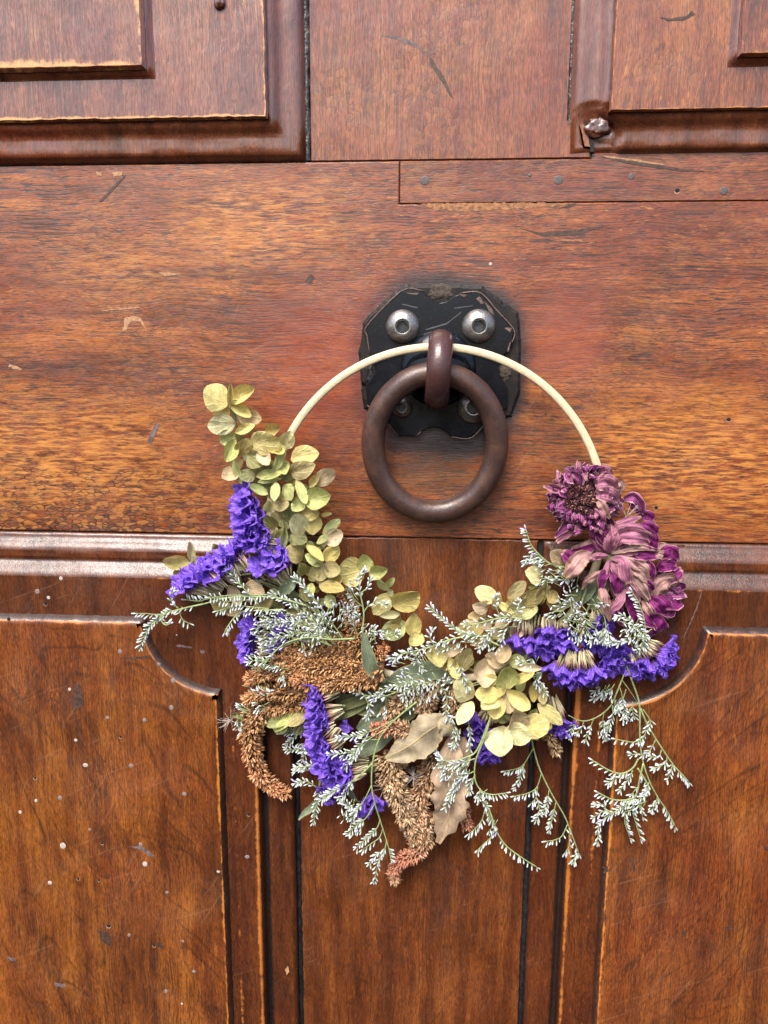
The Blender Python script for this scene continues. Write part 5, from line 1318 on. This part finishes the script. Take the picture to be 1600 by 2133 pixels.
caspia('big caspia branch drooping at the lower right over the right panel', [
    ([(1300, 1370), (1318, 1422), (1332, 1468), (1333, 1530), (1338, 1580), (1352, 1625), (1370, 1660), (1390, 1690), (1407, 1722)], .84, 1, -1, 7, 45), ([(1334, 1475), (1348, 1508), (1368, 1542), (1400, 1590), (1420, 1612), (1434, 1628)], .72, 1, -1, 7, 42), ([(1348, 1506), (1344, 1528), (1336, 1545)], .3, 1, 0, 8, 35), ([(1340, 1478), (1354, 1500), (1352, 1512)], .5, 1, 0, 8, 40), ([(1366, 1540), (1356, 1560), (1342, 1572)], .3, 1, 0, 7, 35), ([(1378, 1562), (1372, 1578), (1358, 1576)], .3, 1, 0, 7, 40), ([(1390, 1576), (1386, 1590), (1366, 1600)], .3, 1, 0, 7, 35),
    ([(1402, 1590), (1398, 1605), (1392, 1620)], .1, 1, 0, 7, 30), ([(1333, 1540), (1320, 1546), (1305, 1544), (1284, 1540)], .1, 1, 1, 8, 55), ([(1330, 1570), (1318, 1572)], .1, 1, 0, 7, 40), ([(1330, 1580), (1318, 1600), (1296, 1611), (1270, 1605), (1238, 1586)], .38, 1, 1, 7, 58), ([(1300, 1611), (1284, 1622), (1270, 1630)], .0, 1, 0, 7, 35), ([(1318, 1605), (1308, 1625), (1294, 1644)], .1, 1, 0, 7, 32),
    ([(1340, 1590), (1332, 1625), (1325, 1655), (1305, 1666), (1275, 1665), (1248, 1652)], .45, 1, 1, 7, 58), ([(1328, 1640), (1318, 1652)], .1, 1, 0, 7, 40), ([(1328, 1600), (1340, 1618), (1352, 1640), (1350, 1655), (1335, 1668)], .2, 1, -1, 6, 45), ([(1326, 1656), (1300, 1680), (1275, 1695), (1250, 1715), (1245, 1752)], .1, 1, 0, 7, 32), ([(1275, 1690), (1258, 1690), (1240, 1700)], .2, 1, 0, 7, 35), ([(1262, 1684), (1256, 1676), (1244, 1676)], .2, 1, 0, 7, 25),
    ([(1320, 1665), (1318, 1690), (1326, 1720), (1334, 1746)], .2, 1, 1, 7, 38), ([(1302, 1690), (1302, 1715), (1312, 1745)], .1, 1, 1, 7, 40), ([(1328, 1665), (1334, 1685), (1338, 1700)], .1, 1, 1, 7, 40), ([(1372, 1662), (1366, 1672), (1360, 1684)], .1, 1, 0, 6, 35), ([(1352, 1630), (1345, 1650), (1330, 1665)], .1, 1, 0, 7, 35)],
    [(1310, 1680, 28, 16, 44, 230), (1360, 1680, 10, 12, 14, 250)], d=74)
caspia('fine caspia twigs with sparse buds under the drooping fan', [
    ([(1300, 1405), (1286, 1440), (1272, 1470), (1250, 1490), (1225, 1501), (1205, 1500), (1184, 1490)], 0, 0, 2, 8, 40), ([(1295, 1415), (1310, 1436), (1326, 1460)], 0, 0, 2, 8, 40), ([(1290, 1428), (1296, 1452), (1290, 1475)], .6, 1, 0, 6, 35), ([(1304, 1436), (1298, 1462), (1305, 1490)], .5, 1, 0, 6, 35), ([(1318, 1462), (1318, 1480), (1320, 1490)], .3, 1, 0, 7, 35), ([(1275, 1468), (1276, 1490), (1268, 1510)], .5, 1, 0, 6, 32),
    ([(1258, 1484), (1256, 1506), (1262, 1535)], .4, 1, 0, 6, 35), ([(1236, 1498), (1230, 1515), (1220, 1540)], .4, 1, 0, 7, 32), ([(1216, 1502), (1212, 1515), (1204, 1524)], .3, 1, 0, 7, 32), ([(1202, 1500), (1194, 1515), (1186, 1530)], .3, 1, 0, 7, 32), ([(1280, 1425), (1270, 1440), (1240, 1454)], .3, 1, 0, 6, 35), ([(1250, 1432), (1242, 1438)], 0, 1, 0, 6, 35)],
    [(1262, 1446, 14, 12, 20, 240), (1290, 1478, 14, 14, 22, 260), (1305, 1492, 12, 12, 16, 260), (1258, 1522, 14, 14, 20, 250)], d=62, r0=1.8)
caspia('fern like caspia tip in front of the joint at the right of the middle board', [([(1210, 1182), (1176, 1182), (1146, 1174), (1124, 1156), (1106, 1134), (1096, 1104)], .52, 1, 1, 5.5, 68), ([(1138, 1170), (1120, 1168), (1096, 1172)], .1, 1, 0, 6, 30), ([(1124, 1156), (1108, 1156), (1098, 1165)], .3, 1, 0, 7, 30)], [(1130, 1180, 12, 8, 12, 200), (1160, 1200, 28, 14, 44, 160), (1190, 1215, 20, 14, 24, 250), (1130, 1215, 12, 12, 14, 210)], d=76)
caspia('white caspia plume in front of the lower dahlia', [
    ([(1275, 1290), (1310, 1300), (1336, 1314), (1345, 1330)], .2, .9, 0, 7, 40), ([(1346, 1325), (1342, 1290), (1332, 1258), (1318, 1234)], .1, 1, 1, 6, 60), ([(1320, 1300), (1300, 1284), (1290, 1284)], .0, 1, 0, 6, 30), ([(1310, 1285), (1316, 1320), (1290, 1338), (1272, 1334)], .4, 1, 0, 6, 35), ([(1240, 1262), (1258, 1284), (1262, 1310), (1258, 1332)], .65, 1, 0, 5, 35), ([(1258, 1310), (1248, 1322), (1234, 1334)], .2, 1, 0, 6, 30), ([(1258, 1310), (1268, 1325), (1266, 1338)], .2, 1, 0, 6, 30), ([(1335, 1320), (1340, 1340), (1332, 1352)], .1, 1, 0, 7, 40)],
    [(1205, 1290, 26, 22, 56, 150), (1206, 1318, 24, 18, 36, 260), (1320, 1320, 26, 18, 50, 230), (1245, 1322, 16, 14, 24, 255), (1250, 1256, 14, 8, 14, 330), (1180, 1250, 22, 14, 24, 150), (1160, 1275, 20, 14, 20, 200), (1330, 1346, 18, 10, 18, 280), (1200, 1262, 14, 12, 12, 100)], d=98)
caspia('caspia twigs crossing the gap above the cream hydrangea', [
    ([(1040, 1345), (1000, 1326), (960, 1318), (930, 1296), (898, 1268)], .3, 1, 0, 8, 32), ([(990, 1322), (940, 1332), (890, 1350), (840, 1362), (822, 1372)], .2, 1, 0, 9, 40), ([(905, 1344), (896, 1328), (898, 1316)], .2, 1, 0, 7, 35), ([(870, 1355), (868, 1375), (878, 1392)], .3, 1, 0, 8, 35), ([(1090, 1290), (1060, 1286), (1030, 1290), (990, 1300), (960, 1300)], .2, .9, 0, 11, 45), ([(1060, 1300), (1030, 1310), (1010, 1330), (1000, 1350)], .3, 1, 0, 8, 35), ([(1080, 1305), (1056, 1308), (1046, 1330)], .4, 1, 0, 8, 35), ([(1050, 1285), (1080, 1270), (1080, 1255)], .4, 1, 0, 7, 40), ([(1045, 1290), (1032, 1260), (1034, 1245)], .4, 1, 0, 9, 40)],
    [(1000, 1328, 40, 14, 40, 200), (1070, 1290, 20, 10, 18, 200), (850, 1395, 34, 26, 40, 150), (870, 1365, 22, 14, 22, 140), (820, 1375, 14, 10, 12, 180), (920, 1345, 20, 16, 20, 220), (1030, 1345, 20, 12, 20, 250), (960, 1345, 16, 10, 12, 250)], d=92)
caspia('loose caspia buds over the centre bottom', [
    ([(960, 1390), (966, 1410), (972, 1430)], .0, 1, 0, 8, 30), ([(900, 1400), (930, 1450), (930, 1490), (960, 1500)], .1, .9, 0, 12, 40), ([(860, 1420), (830, 1428), (800, 1436), (780, 1456)], .1, 1, 0, 9, 35), ([(830, 1440), (800, 1450), (760, 1448), (740, 1440)], .3, 1, 0, 9, 35), ([(760, 1450), (770, 1475), (766, 1490)], .3, 1, 0, 8, 30), ([(950, 1520), (948, 1545), (945, 1552)], .0, 1, 0, 6, 40), ([(975, 1500), (980, 1540), (972, 1590), (968, 1612)], .1, 1, 0, 9, 30), ([(900, 1420), (860, 1430), (840, 1450)], .0, 1, 0, 8, 40), ([(1110, 1372), (1100, 1385), (1085, 1380)], .0, 1, 0, 7, 40), ([(1130, 1400), (1118, 1415), (1135, 1440)], .0, 1, 0, 7, 40)],
    [(860, 1430, 30, 18, 40, 270), (890, 1440, 24, 20, 26, 270), (930, 1495, 18, 12, 18, 270), (948, 1520, 12, 16, 18, 270), (800, 1480, 12, 12, 10, 250), (1100, 1382, 20, 10, 18, 270), (1120, 1425, 14, 12, 12, 270), (850, 1465, 12, 20, 14, 290), (945, 1400, 16, 20, 14, 250), (925, 1420, 24, 12, 18, 200)], d=90)

# --- dahlias
def dpetal(parent, pts, wid, mat, **k): return strip('ray_petal', pts, wid, mat, parent, nu=k.pop('nu', 14), nv=k.pop('nv', 8), pleat=k.pop('pleat', .8), **k)
def dahlia(label, x, y, d, r_=14):
    bm = bmesh.new(); bmesh.ops.create_icosphere(bm, subdivisions=2, radius=r_ * U)
    mb = MB(); c = at(x, y, d)
    for v in bm.verts: mb.add(c + v.co)
    bm.verts.index_update()
    for f in bm.faces: mb.face(*[v.index for v in f.verts])
    bm.free()
    o = mb.build('dahlia', M_STEMD, wreath, True); o['label'] = label
    return o
# front-facing shrivelled dahlia
D1 = dahlia('shrivelled purple dahlia facing forward with a dark seedy centre', 1216, 1040, 84, 24)
mb = MB()
for _ in range(1500):
    a, q = rnd.uniform(0, 6.283), math.sqrt(rnd.random())
    ex, ey = 46 * q * math.cos(a), 40 * q * math.sin(a)
    lump = mnoise.noise((ex * .09, ey * .09, 3))
    p = at(1214 + ex, 1036 + ey, 96 + 12 * (1 - q * q) + 8 * lump)
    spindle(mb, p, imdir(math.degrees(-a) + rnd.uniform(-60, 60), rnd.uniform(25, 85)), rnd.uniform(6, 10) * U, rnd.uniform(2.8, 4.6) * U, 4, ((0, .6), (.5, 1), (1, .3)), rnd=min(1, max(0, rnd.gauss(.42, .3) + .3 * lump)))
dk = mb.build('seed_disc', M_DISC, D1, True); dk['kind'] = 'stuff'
for row, (n_, ra, rb, dz, w_) in enumerate(((15, 30, 74, 58, 30), (17, 32, 66, 74, 28), (17, 34, 56, 92, 24))):
    for i in range(n_):
        a = (i + rnd.uniform(-.3, .3)) / n_ * 6.283 + row * .3
        sx, sy = (1.0, .96)
        if math.cos(a) > .3: sx = 1.12
        rr = rb * rnd.uniform(.85, 1.12)
        def pt(q, dd, off=0): return (1216 + (q * math.cos(a) - off * math.sin(a)) * sx, 1040 - (q * math.sin(a) + off * math.cos(a)) * sy, dd)
        o1, o2 = rnd.uniform(-7, 7), rnd.uniform(-12, 12)
        pts = [pt(ra * .8, dz + 4), pt(ra + (rr - ra) * .45, dz + 16 + rnd.uniform(-4, 6), o1), pt(rr * .95, dz + 10 + rnd.uniform(-8, 12), o2), pt(rr * rnd.uniform(.85, 1.08), dz + 24 + rnd.uniform(-26, 14), o2 * .6)]
        dpetal(D1, pts, [w_ * .5, w_, w_ * 1.08, w_ * .5, 3], rnd.choice([M_DCRUMP, M_DCRUMP, M_DMAU, M_DPUR]) if math.cos(a) < .2 else rnd.choice([M_DCRUMP, M_DMAU, M_DMAU]), fold=rnd.uniform(-.3, .4), wav=.17, tw=(0, rnd.uniform(-40, 40)), ragged=.25, curl=rnd.choice([0, .8, 1.2]))
for pts, w_, m_ in [([(1180, 1020, 92), (1155, 1018, 104), (1132, 1012, 100)], [16, 18, 5], M_DMAU), ([(1195, 1075, 84), (1175, 1100, 90), (1155, 1120, 84)], [20, 22, 12, 4], M_DCRUMP), ([(1205, 1085, 82), (1182, 1110, 88), (1160, 1130, 84)], [18, 20, 8], M_DMAU), ([(1245, 990, 96), (1262, 980, 104), (1272, 995, 98)], [18, 24, 10], M_DMAU), ([(1270, 1010, 88), (1290, 1010, 92), (1290, 1030, 86)], [20, 24, 8], M_DPALE),
                    ([(1240, 1010, 112), (1265, 1005, 118), (1286, 1018, 104)], [16, 34, 28, 8], M_DMAU), ([(1242, 1030, 112), (1268, 1030, 118), (1288, 1045, 102)], [16, 32, 28, 8], M_DMAU), ([(1246, 1042, 114), (1256, 1055, 122), (1270, 1080, 110)], [10, 18, 16, 5], M_DTAN)]:
    dpetal(D1, pts, w_, m_, fold=.2, wav=.13, ragged=.2)
for i in range(64):
    a = rnd.uniform(0, 6.283); q = rnd.uniform(40, 66); b_ = a + rnd.uniform(-1.1, 1.1); ln = rnd.uniform(14, 26)
    x0, y0 = 1216 + q * math.cos(a), 1040 - q * .95 * math.sin(a)
    z0 = rnd.uniform(88, 112)
    x1, y1 = x0 + ln * math.cos(b_), y0 - ln * math.sin(b_)
    dpetal(D1, [(x0, y0, z0 - 8), ((x0 + x1) / 2 + rnd.uniform(-5, 5), (y0 + y1) / 2 + rnd.uniform(-5, 5), z0 + rnd.uniform(2, 14)), (x1, y1, z0 + rnd.uniform(-12, 12))], [5, rnd.uniform(9, 16), rnd.uniform(8, 14), 2], rnd.choice([M_DCRUMP, M_DCRUMP, M_DPUR, M_DMAU]), fold=rnd.uniform(-.4, .5), wav=.3, ragged=.35, nu=8, nv=5, tw=(rnd.uniform(-60, 60), rnd.uniform(-90, 90)), curl=rnd.choice([0, 1.2]))
# large dahlia seen from behind, long petals
D2 = dahlia('large purple dahlia seen from behind with long pale mauve petals', 1270, 1160, 66, 16)
for pts, w_, m_, fo in [
    ([(1262, 1145, 84), (1262, 1110, 92), (1298, 1090, 98), (1336, 1076, 88)], [8, 20, 26, 24, 6], M_DMAU, .12), ([(1268, 1145, 86), (1276, 1112, 96), (1318, 1098, 104), (1366, 1112, 92)], [8, 20, 28, 24, 6], M_DMAU, .15), ([(1335, 1090, 98), (1356, 1098, 100), (1372, 1112, 90)], [10, 28, 26, 6], M_DPUR, .2),
    ([(1272, 1148, 88), (1292, 1120, 102), (1330, 1116, 110), (1364, 1128, 98)], [8, 26, 42, 40, 18], M_DMAU, .12), ([(1352, 1106, 104), (1362, 1124, 106), (1362, 1146, 94)], [12, 26, 24, 8], M_DPUR, .2), ([(1274, 1152, 90), (1308, 1142, 104), (1340, 1140, 108), (1372, 1146, 98)], [8, 18, 20, 14, 6], M_DPALE, .25),
    ([(1305, 1152, 94), (1335, 1150, 102), (1372, 1152, 94)], [14, 36, 44, 30], M_DPUR, .1), ([(1280, 1158, 90), (1310, 1166, 102), (1340, 1182, 102), (1356, 1202, 92)], [8, 26, 34, 26, 10], M_DPALE, .15), ([(1290, 1150, 90), (1320, 1168, 98), (1345, 1190, 96)], [8, 20, 22, 8], M_DPALE, .2), ([(1346, 1168, 96), (1358, 1185, 98), (1356, 1210, 90)], [10, 20, 20, 6], M_DPUR, .2),
    ([(1274, 1162, 92), (1296, 1168, 106), (1302, 1190, 112), (1310, 1216, 104)], [8, 22, 32, 34, 16], M_DMAU, .12), ([(1272, 1170, 86), (1282, 1196, 98), (1286, 1216, 100), (1284, 1242, 90)], [8, 26, 38, 34, 12], M_DPUR, .15), ([(1310, 1182, 94), (1336, 1196, 102), (1362, 1222, 92)], [8, 22, 18, 6], M_DPALE, .25), ([(1308, 1200, 92), (1330, 1218, 100), (1352, 1250, 90)], [10, 32, 34, 12], M_DPALE, .15), ([(1330, 1205, 94), (1350, 1215, 98), (1362, 1232, 90)], [8, 20, 20, 8], M_DPUR, .2),
    ([(1264, 1150, 84), (1250, 1122, 96), (1236, 1104, 98), (1228, 1098, 88)], [8, 30, 38, 24, 8], M_DPUR, .15), ([(1265, 1150, 88), (1254, 1132, 96), (1240, 1118, 96)], [6, 18, 14, 5], M_DMAU, .25), ([(1250, 1118, 94), (1260, 1106, 98), (1272, 1104, 90)], [8, 18, 14, 4], M_DPUR, .2), ([(1245, 1108, 84), (1225, 1095, 86), (1210, 1110, 80)], [8, 16, 12, 4], M_DMAU, .2),
    ([(1240, 1135, 78), (1212, 1152, 88), (1190, 1160, 88), (1171, 1150, 80)], [10, 32, 42, 40, 16], M_DPUR, .15), ([(1238, 1122, 72), (1215, 1138, 78), (1190, 1142, 74)], [8, 22, 20, 5], M_DPALE, .2), ([(1268, 1158, 92), (1246, 1158, 100), (1224, 1164, 98)], [8, 22, 24, 16], M_DMAU, -.15), ([(1232, 1156, 102), (1212, 1162, 112), (1196, 1182, 112), (1178, 1202, 98)], [16, 34, 46, 42, 14], M_DTAN, .1), ([(1258, 1188, 88), (1236, 1200, 98), (1220, 1212, 96), (1212, 1228, 84)], [6, 20, 26, 22, 6], M_DTAN, -.2),
    ([(1266, 1192, 90), (1256, 1202, 102), (1252, 1228, 96)], [10, 24, 22, 8], M_DPUR, .4), ([(1250, 1212, 92), (1258, 1240, 104), (1264, 1266, 102), (1272, 1294, 88)], [8, 28, 36, 34, 10], M_DTAN, .12), ([(1302, 1226, 94), (1290, 1254, 104), (1276, 1270, 102), (1270, 1290, 90)], [8, 24, 24, 14, 4], M_DMAU, .2), ([(1300, 1200, 90), (1318, 1228, 98), (1330, 1256, 88)], [8, 30, 34, 12], M_DMAU, .15),
    ([(1290, 1240, 66), (1285, 1270, 70), (1300, 1305, 62)], [14, 40, 40, 10], M_DPUR, .1), ([(1270, 1150, 80), (1285, 1135, 88), (1300, 1120, 84)], [6, 14, 12, 4], M_DPALE, .2), ([(1305, 1240, 80), (1320, 1270, 84), (1330, 1300, 74)], [14, 36, 34, 8], M_DPUR, .15)]:
    dpetal(D2, pts, [q * .80 for q in w_], m_, fold=fo, wav=.11, nu=20, nv=10, ragged=.16, curl=rnd.choice([0, .6, 1.0]), tw=(rnd.uniform(-10, 10), rnd.uniform(-25, 25)))
for i in range(46):
    a = rnd.uniform(-1.9, 2.3); ln = rnd.uniform(55, 98)
    x0, y0 = 1270 + 8 * math.cos(a), 1158 - 8 * math.sin(a)
    x2, y2 = 1272 + ln * math.cos(a), 1160 - ln * math.sin(a) * .95
    k = rnd.uniform(-12, 12)
    xm, ym = (x0 + x2) / 2 - math.sin(a) * k, (y0 + y2) / 2 - math.cos(a) * k
    if x2 < 1200 and y2 > 1200: continue
    z = rnd.uniform(68, 92)
    dpetal(D2, [(x0, y0, z - 4), (xm, ym, z + 10), (x2, y2, z + rnd.uniform(-8, 8))], [5, rnd.uniform(11, 19), rnd.uniform(9, 17), 3], rnd.choice([M_DMAU, M_DMAU, M_DPUR, M_DPUR, M_DPALE]), fold=rnd.uniform(.1, .5), wav=.13, ragged=.22, nu=12, nv=7, tw=(rnd.uniform(-30, 30), rnd.uniform(-70, 70)), curl=rnd.choice([0, .9, 1.3]))
# third dahlia at the right edge
D3 = dahlia('deep purple dahlia at the right edge with one tan petal', 1365, 1240, 48, 22)
for pts, w_, m_, fo in [
    ([(1300, 1040, 74), (1322, 1036, 84), (1338, 1056, 80), (1340, 1072, 72)], [8, 22, 20, 12, 4], M_DCRUMP, .3), ([(1310, 1052, 66), (1330, 1058, 72), (1342, 1078, 64)], [8, 24, 20, 5], M_DPUR, .3), ([(1336, 1076, 66), (1350, 1074, 72), (1362, 1082, 64)], [10, 22, 20, 6], M_DPUR, .3), ([(1342, 1090, 64), (1352, 1095, 70), (1346, 1104, 64)], [14, 24, 12], M_DPUR, .2),
    ([(1360, 1150, 64), (1382, 1150, 70), (1398, 1170, 60)], [14, 34, 30, 8], M_DPALE, .15), ([(1372, 1165, 66), (1395, 1150, 74), (1412, 1168, 62)], [12, 30, 30, 10], M_DPUR, .2), ([(1370, 1185, 70), (1390, 1178, 80), (1410, 1180, 66)], [10, 26, 26, 10], M_DPUR, .2), ([(1372, 1200, 68), (1398, 1198, 78), (1420, 1186, 64)], [10, 34, 36, 10], M_DPUR, .15), ([(1360, 1242, 84), (1374, 1216, 96), (1396, 1206, 94), (1412, 1218, 80)], [8, 28, 34, 28, 8], M_DTAN, .12), ([(1378, 1240, 84), (1388, 1222, 90), (1394, 1214, 84)], [5, 12, 10, 4], M_DTAN, .2),
    ([(1380, 1238, 66), (1405, 1236, 74), (1430, 1242, 62)], [10, 26, 24, 6], M_DCRUMP, .25), ([(1395, 1232, 64), (1415, 1222, 70), (1426, 1226, 60)], [10, 20, 16, 5], M_DPUR, .3), ([(1375, 1250, 72), (1400, 1255, 82), (1420, 1256, 66)], [12, 34, 32, 8], M_DPUR, .2), ([(1350, 1245, 80), (1375, 1256, 92), (1390, 1280, 78)], [10, 34, 38, 10], M_DPUR, .15), ([(1340, 1250, 82), (1352, 1272, 90), (1358, 1282, 82)], [8, 18, 16, 5], M_DTAN, .3), ([(1330, 1255, 76), (1345, 1285, 86), (1362, 1300, 74)], [10, 32, 34, 10], M_DPUR, .2), ([(1360, 1280, 70), (1375, 1300, 78), (1380, 1312, 68)], [12, 32, 28, 8], M_DPUR, .25), ([(1345, 1290, 66), (1355, 1312, 72), (1364, 1322, 62)], [12, 28, 22, 6], M_DPUR, .25), ([(1375, 1265, 66), (1395, 1275, 72), (1400, 1270, 60)], [12, 30, 20, 6], M_DPUR, .3)]:
    dpetal(D3, pts, w_ if len(w_) > 2 else w_, m_, fold=fo, wav=.11, ragged=.15, tw=(rnd.uniform(-15, 15), rnd.uniform(-35, 35)))
for i in range(34):
    a = rnd.uniform(0, 6.283); q = rnd.uniform(.1, .6)
    x0, y0 = 1362 + 34 * q * math.cos(a), 1232 - 76 * q * math.sin(a)
    x2, y2 = 1362 + 54 * math.cos(a) * rnd.uniform(.6, 1.0), 1232 - 88 * math.sin(a) * rnd.uniform(.6, 1.0)
    xm, ym = (x0 + x2) / 2 + rnd.uniform(-6, 6), (y0 + y2) / 2 + rnd.uniform(-6, 6)
    dpetal(D3, [(x0, y0, 46 + rnd.uniform(0, 14)), (xm, ym, 62 + rnd.uniform(-6, 14)), (x2, y2, 46 + rnd.uniform(-4, 24))], [12, 28, 26, 7], rnd.choice([M_DPUR, M_DPUR, M_DPUR, M_DCRUMP]), fold=rnd.uniform(.1, .35), wav=.13, ragged=.2, tw=(rnd.uniform(-30, 30), rnd.uniform(-60, 60)))

# --- wind-blown seed fluff caught in the wreath
mb = MB()
for (x, y, d, n_, ln) in ((480, 1500, 50, 26, 30), (1168, 1566, 36, 10, 22), (845, 1680, 84, 40, 22), (862, 1620, 80, 30, 24), (800, 1640, 70, 30, 26), (1305, 1075, 90, 14, 30), (535, 1210, 104, 12, 18)):
    c = at(x, y, d)
    for _ in range(n_):
        v = Vector((rnd.gauss(0, 1), rnd.gauss(0, .5), rnd.gauss(0, 1))).normalized()
        tube(mb, catmull([c, c + v * (ln * .5 * U) + Vector((0, 0, rnd.uniform(-3, 3))) * U, c + v * (ln * U)], 4), [.38 * U, .2 * U], 3)
fl = mb.build('seed_fluff', M_FLUFF, wreath, True); fl['kind'] = 'stuff'
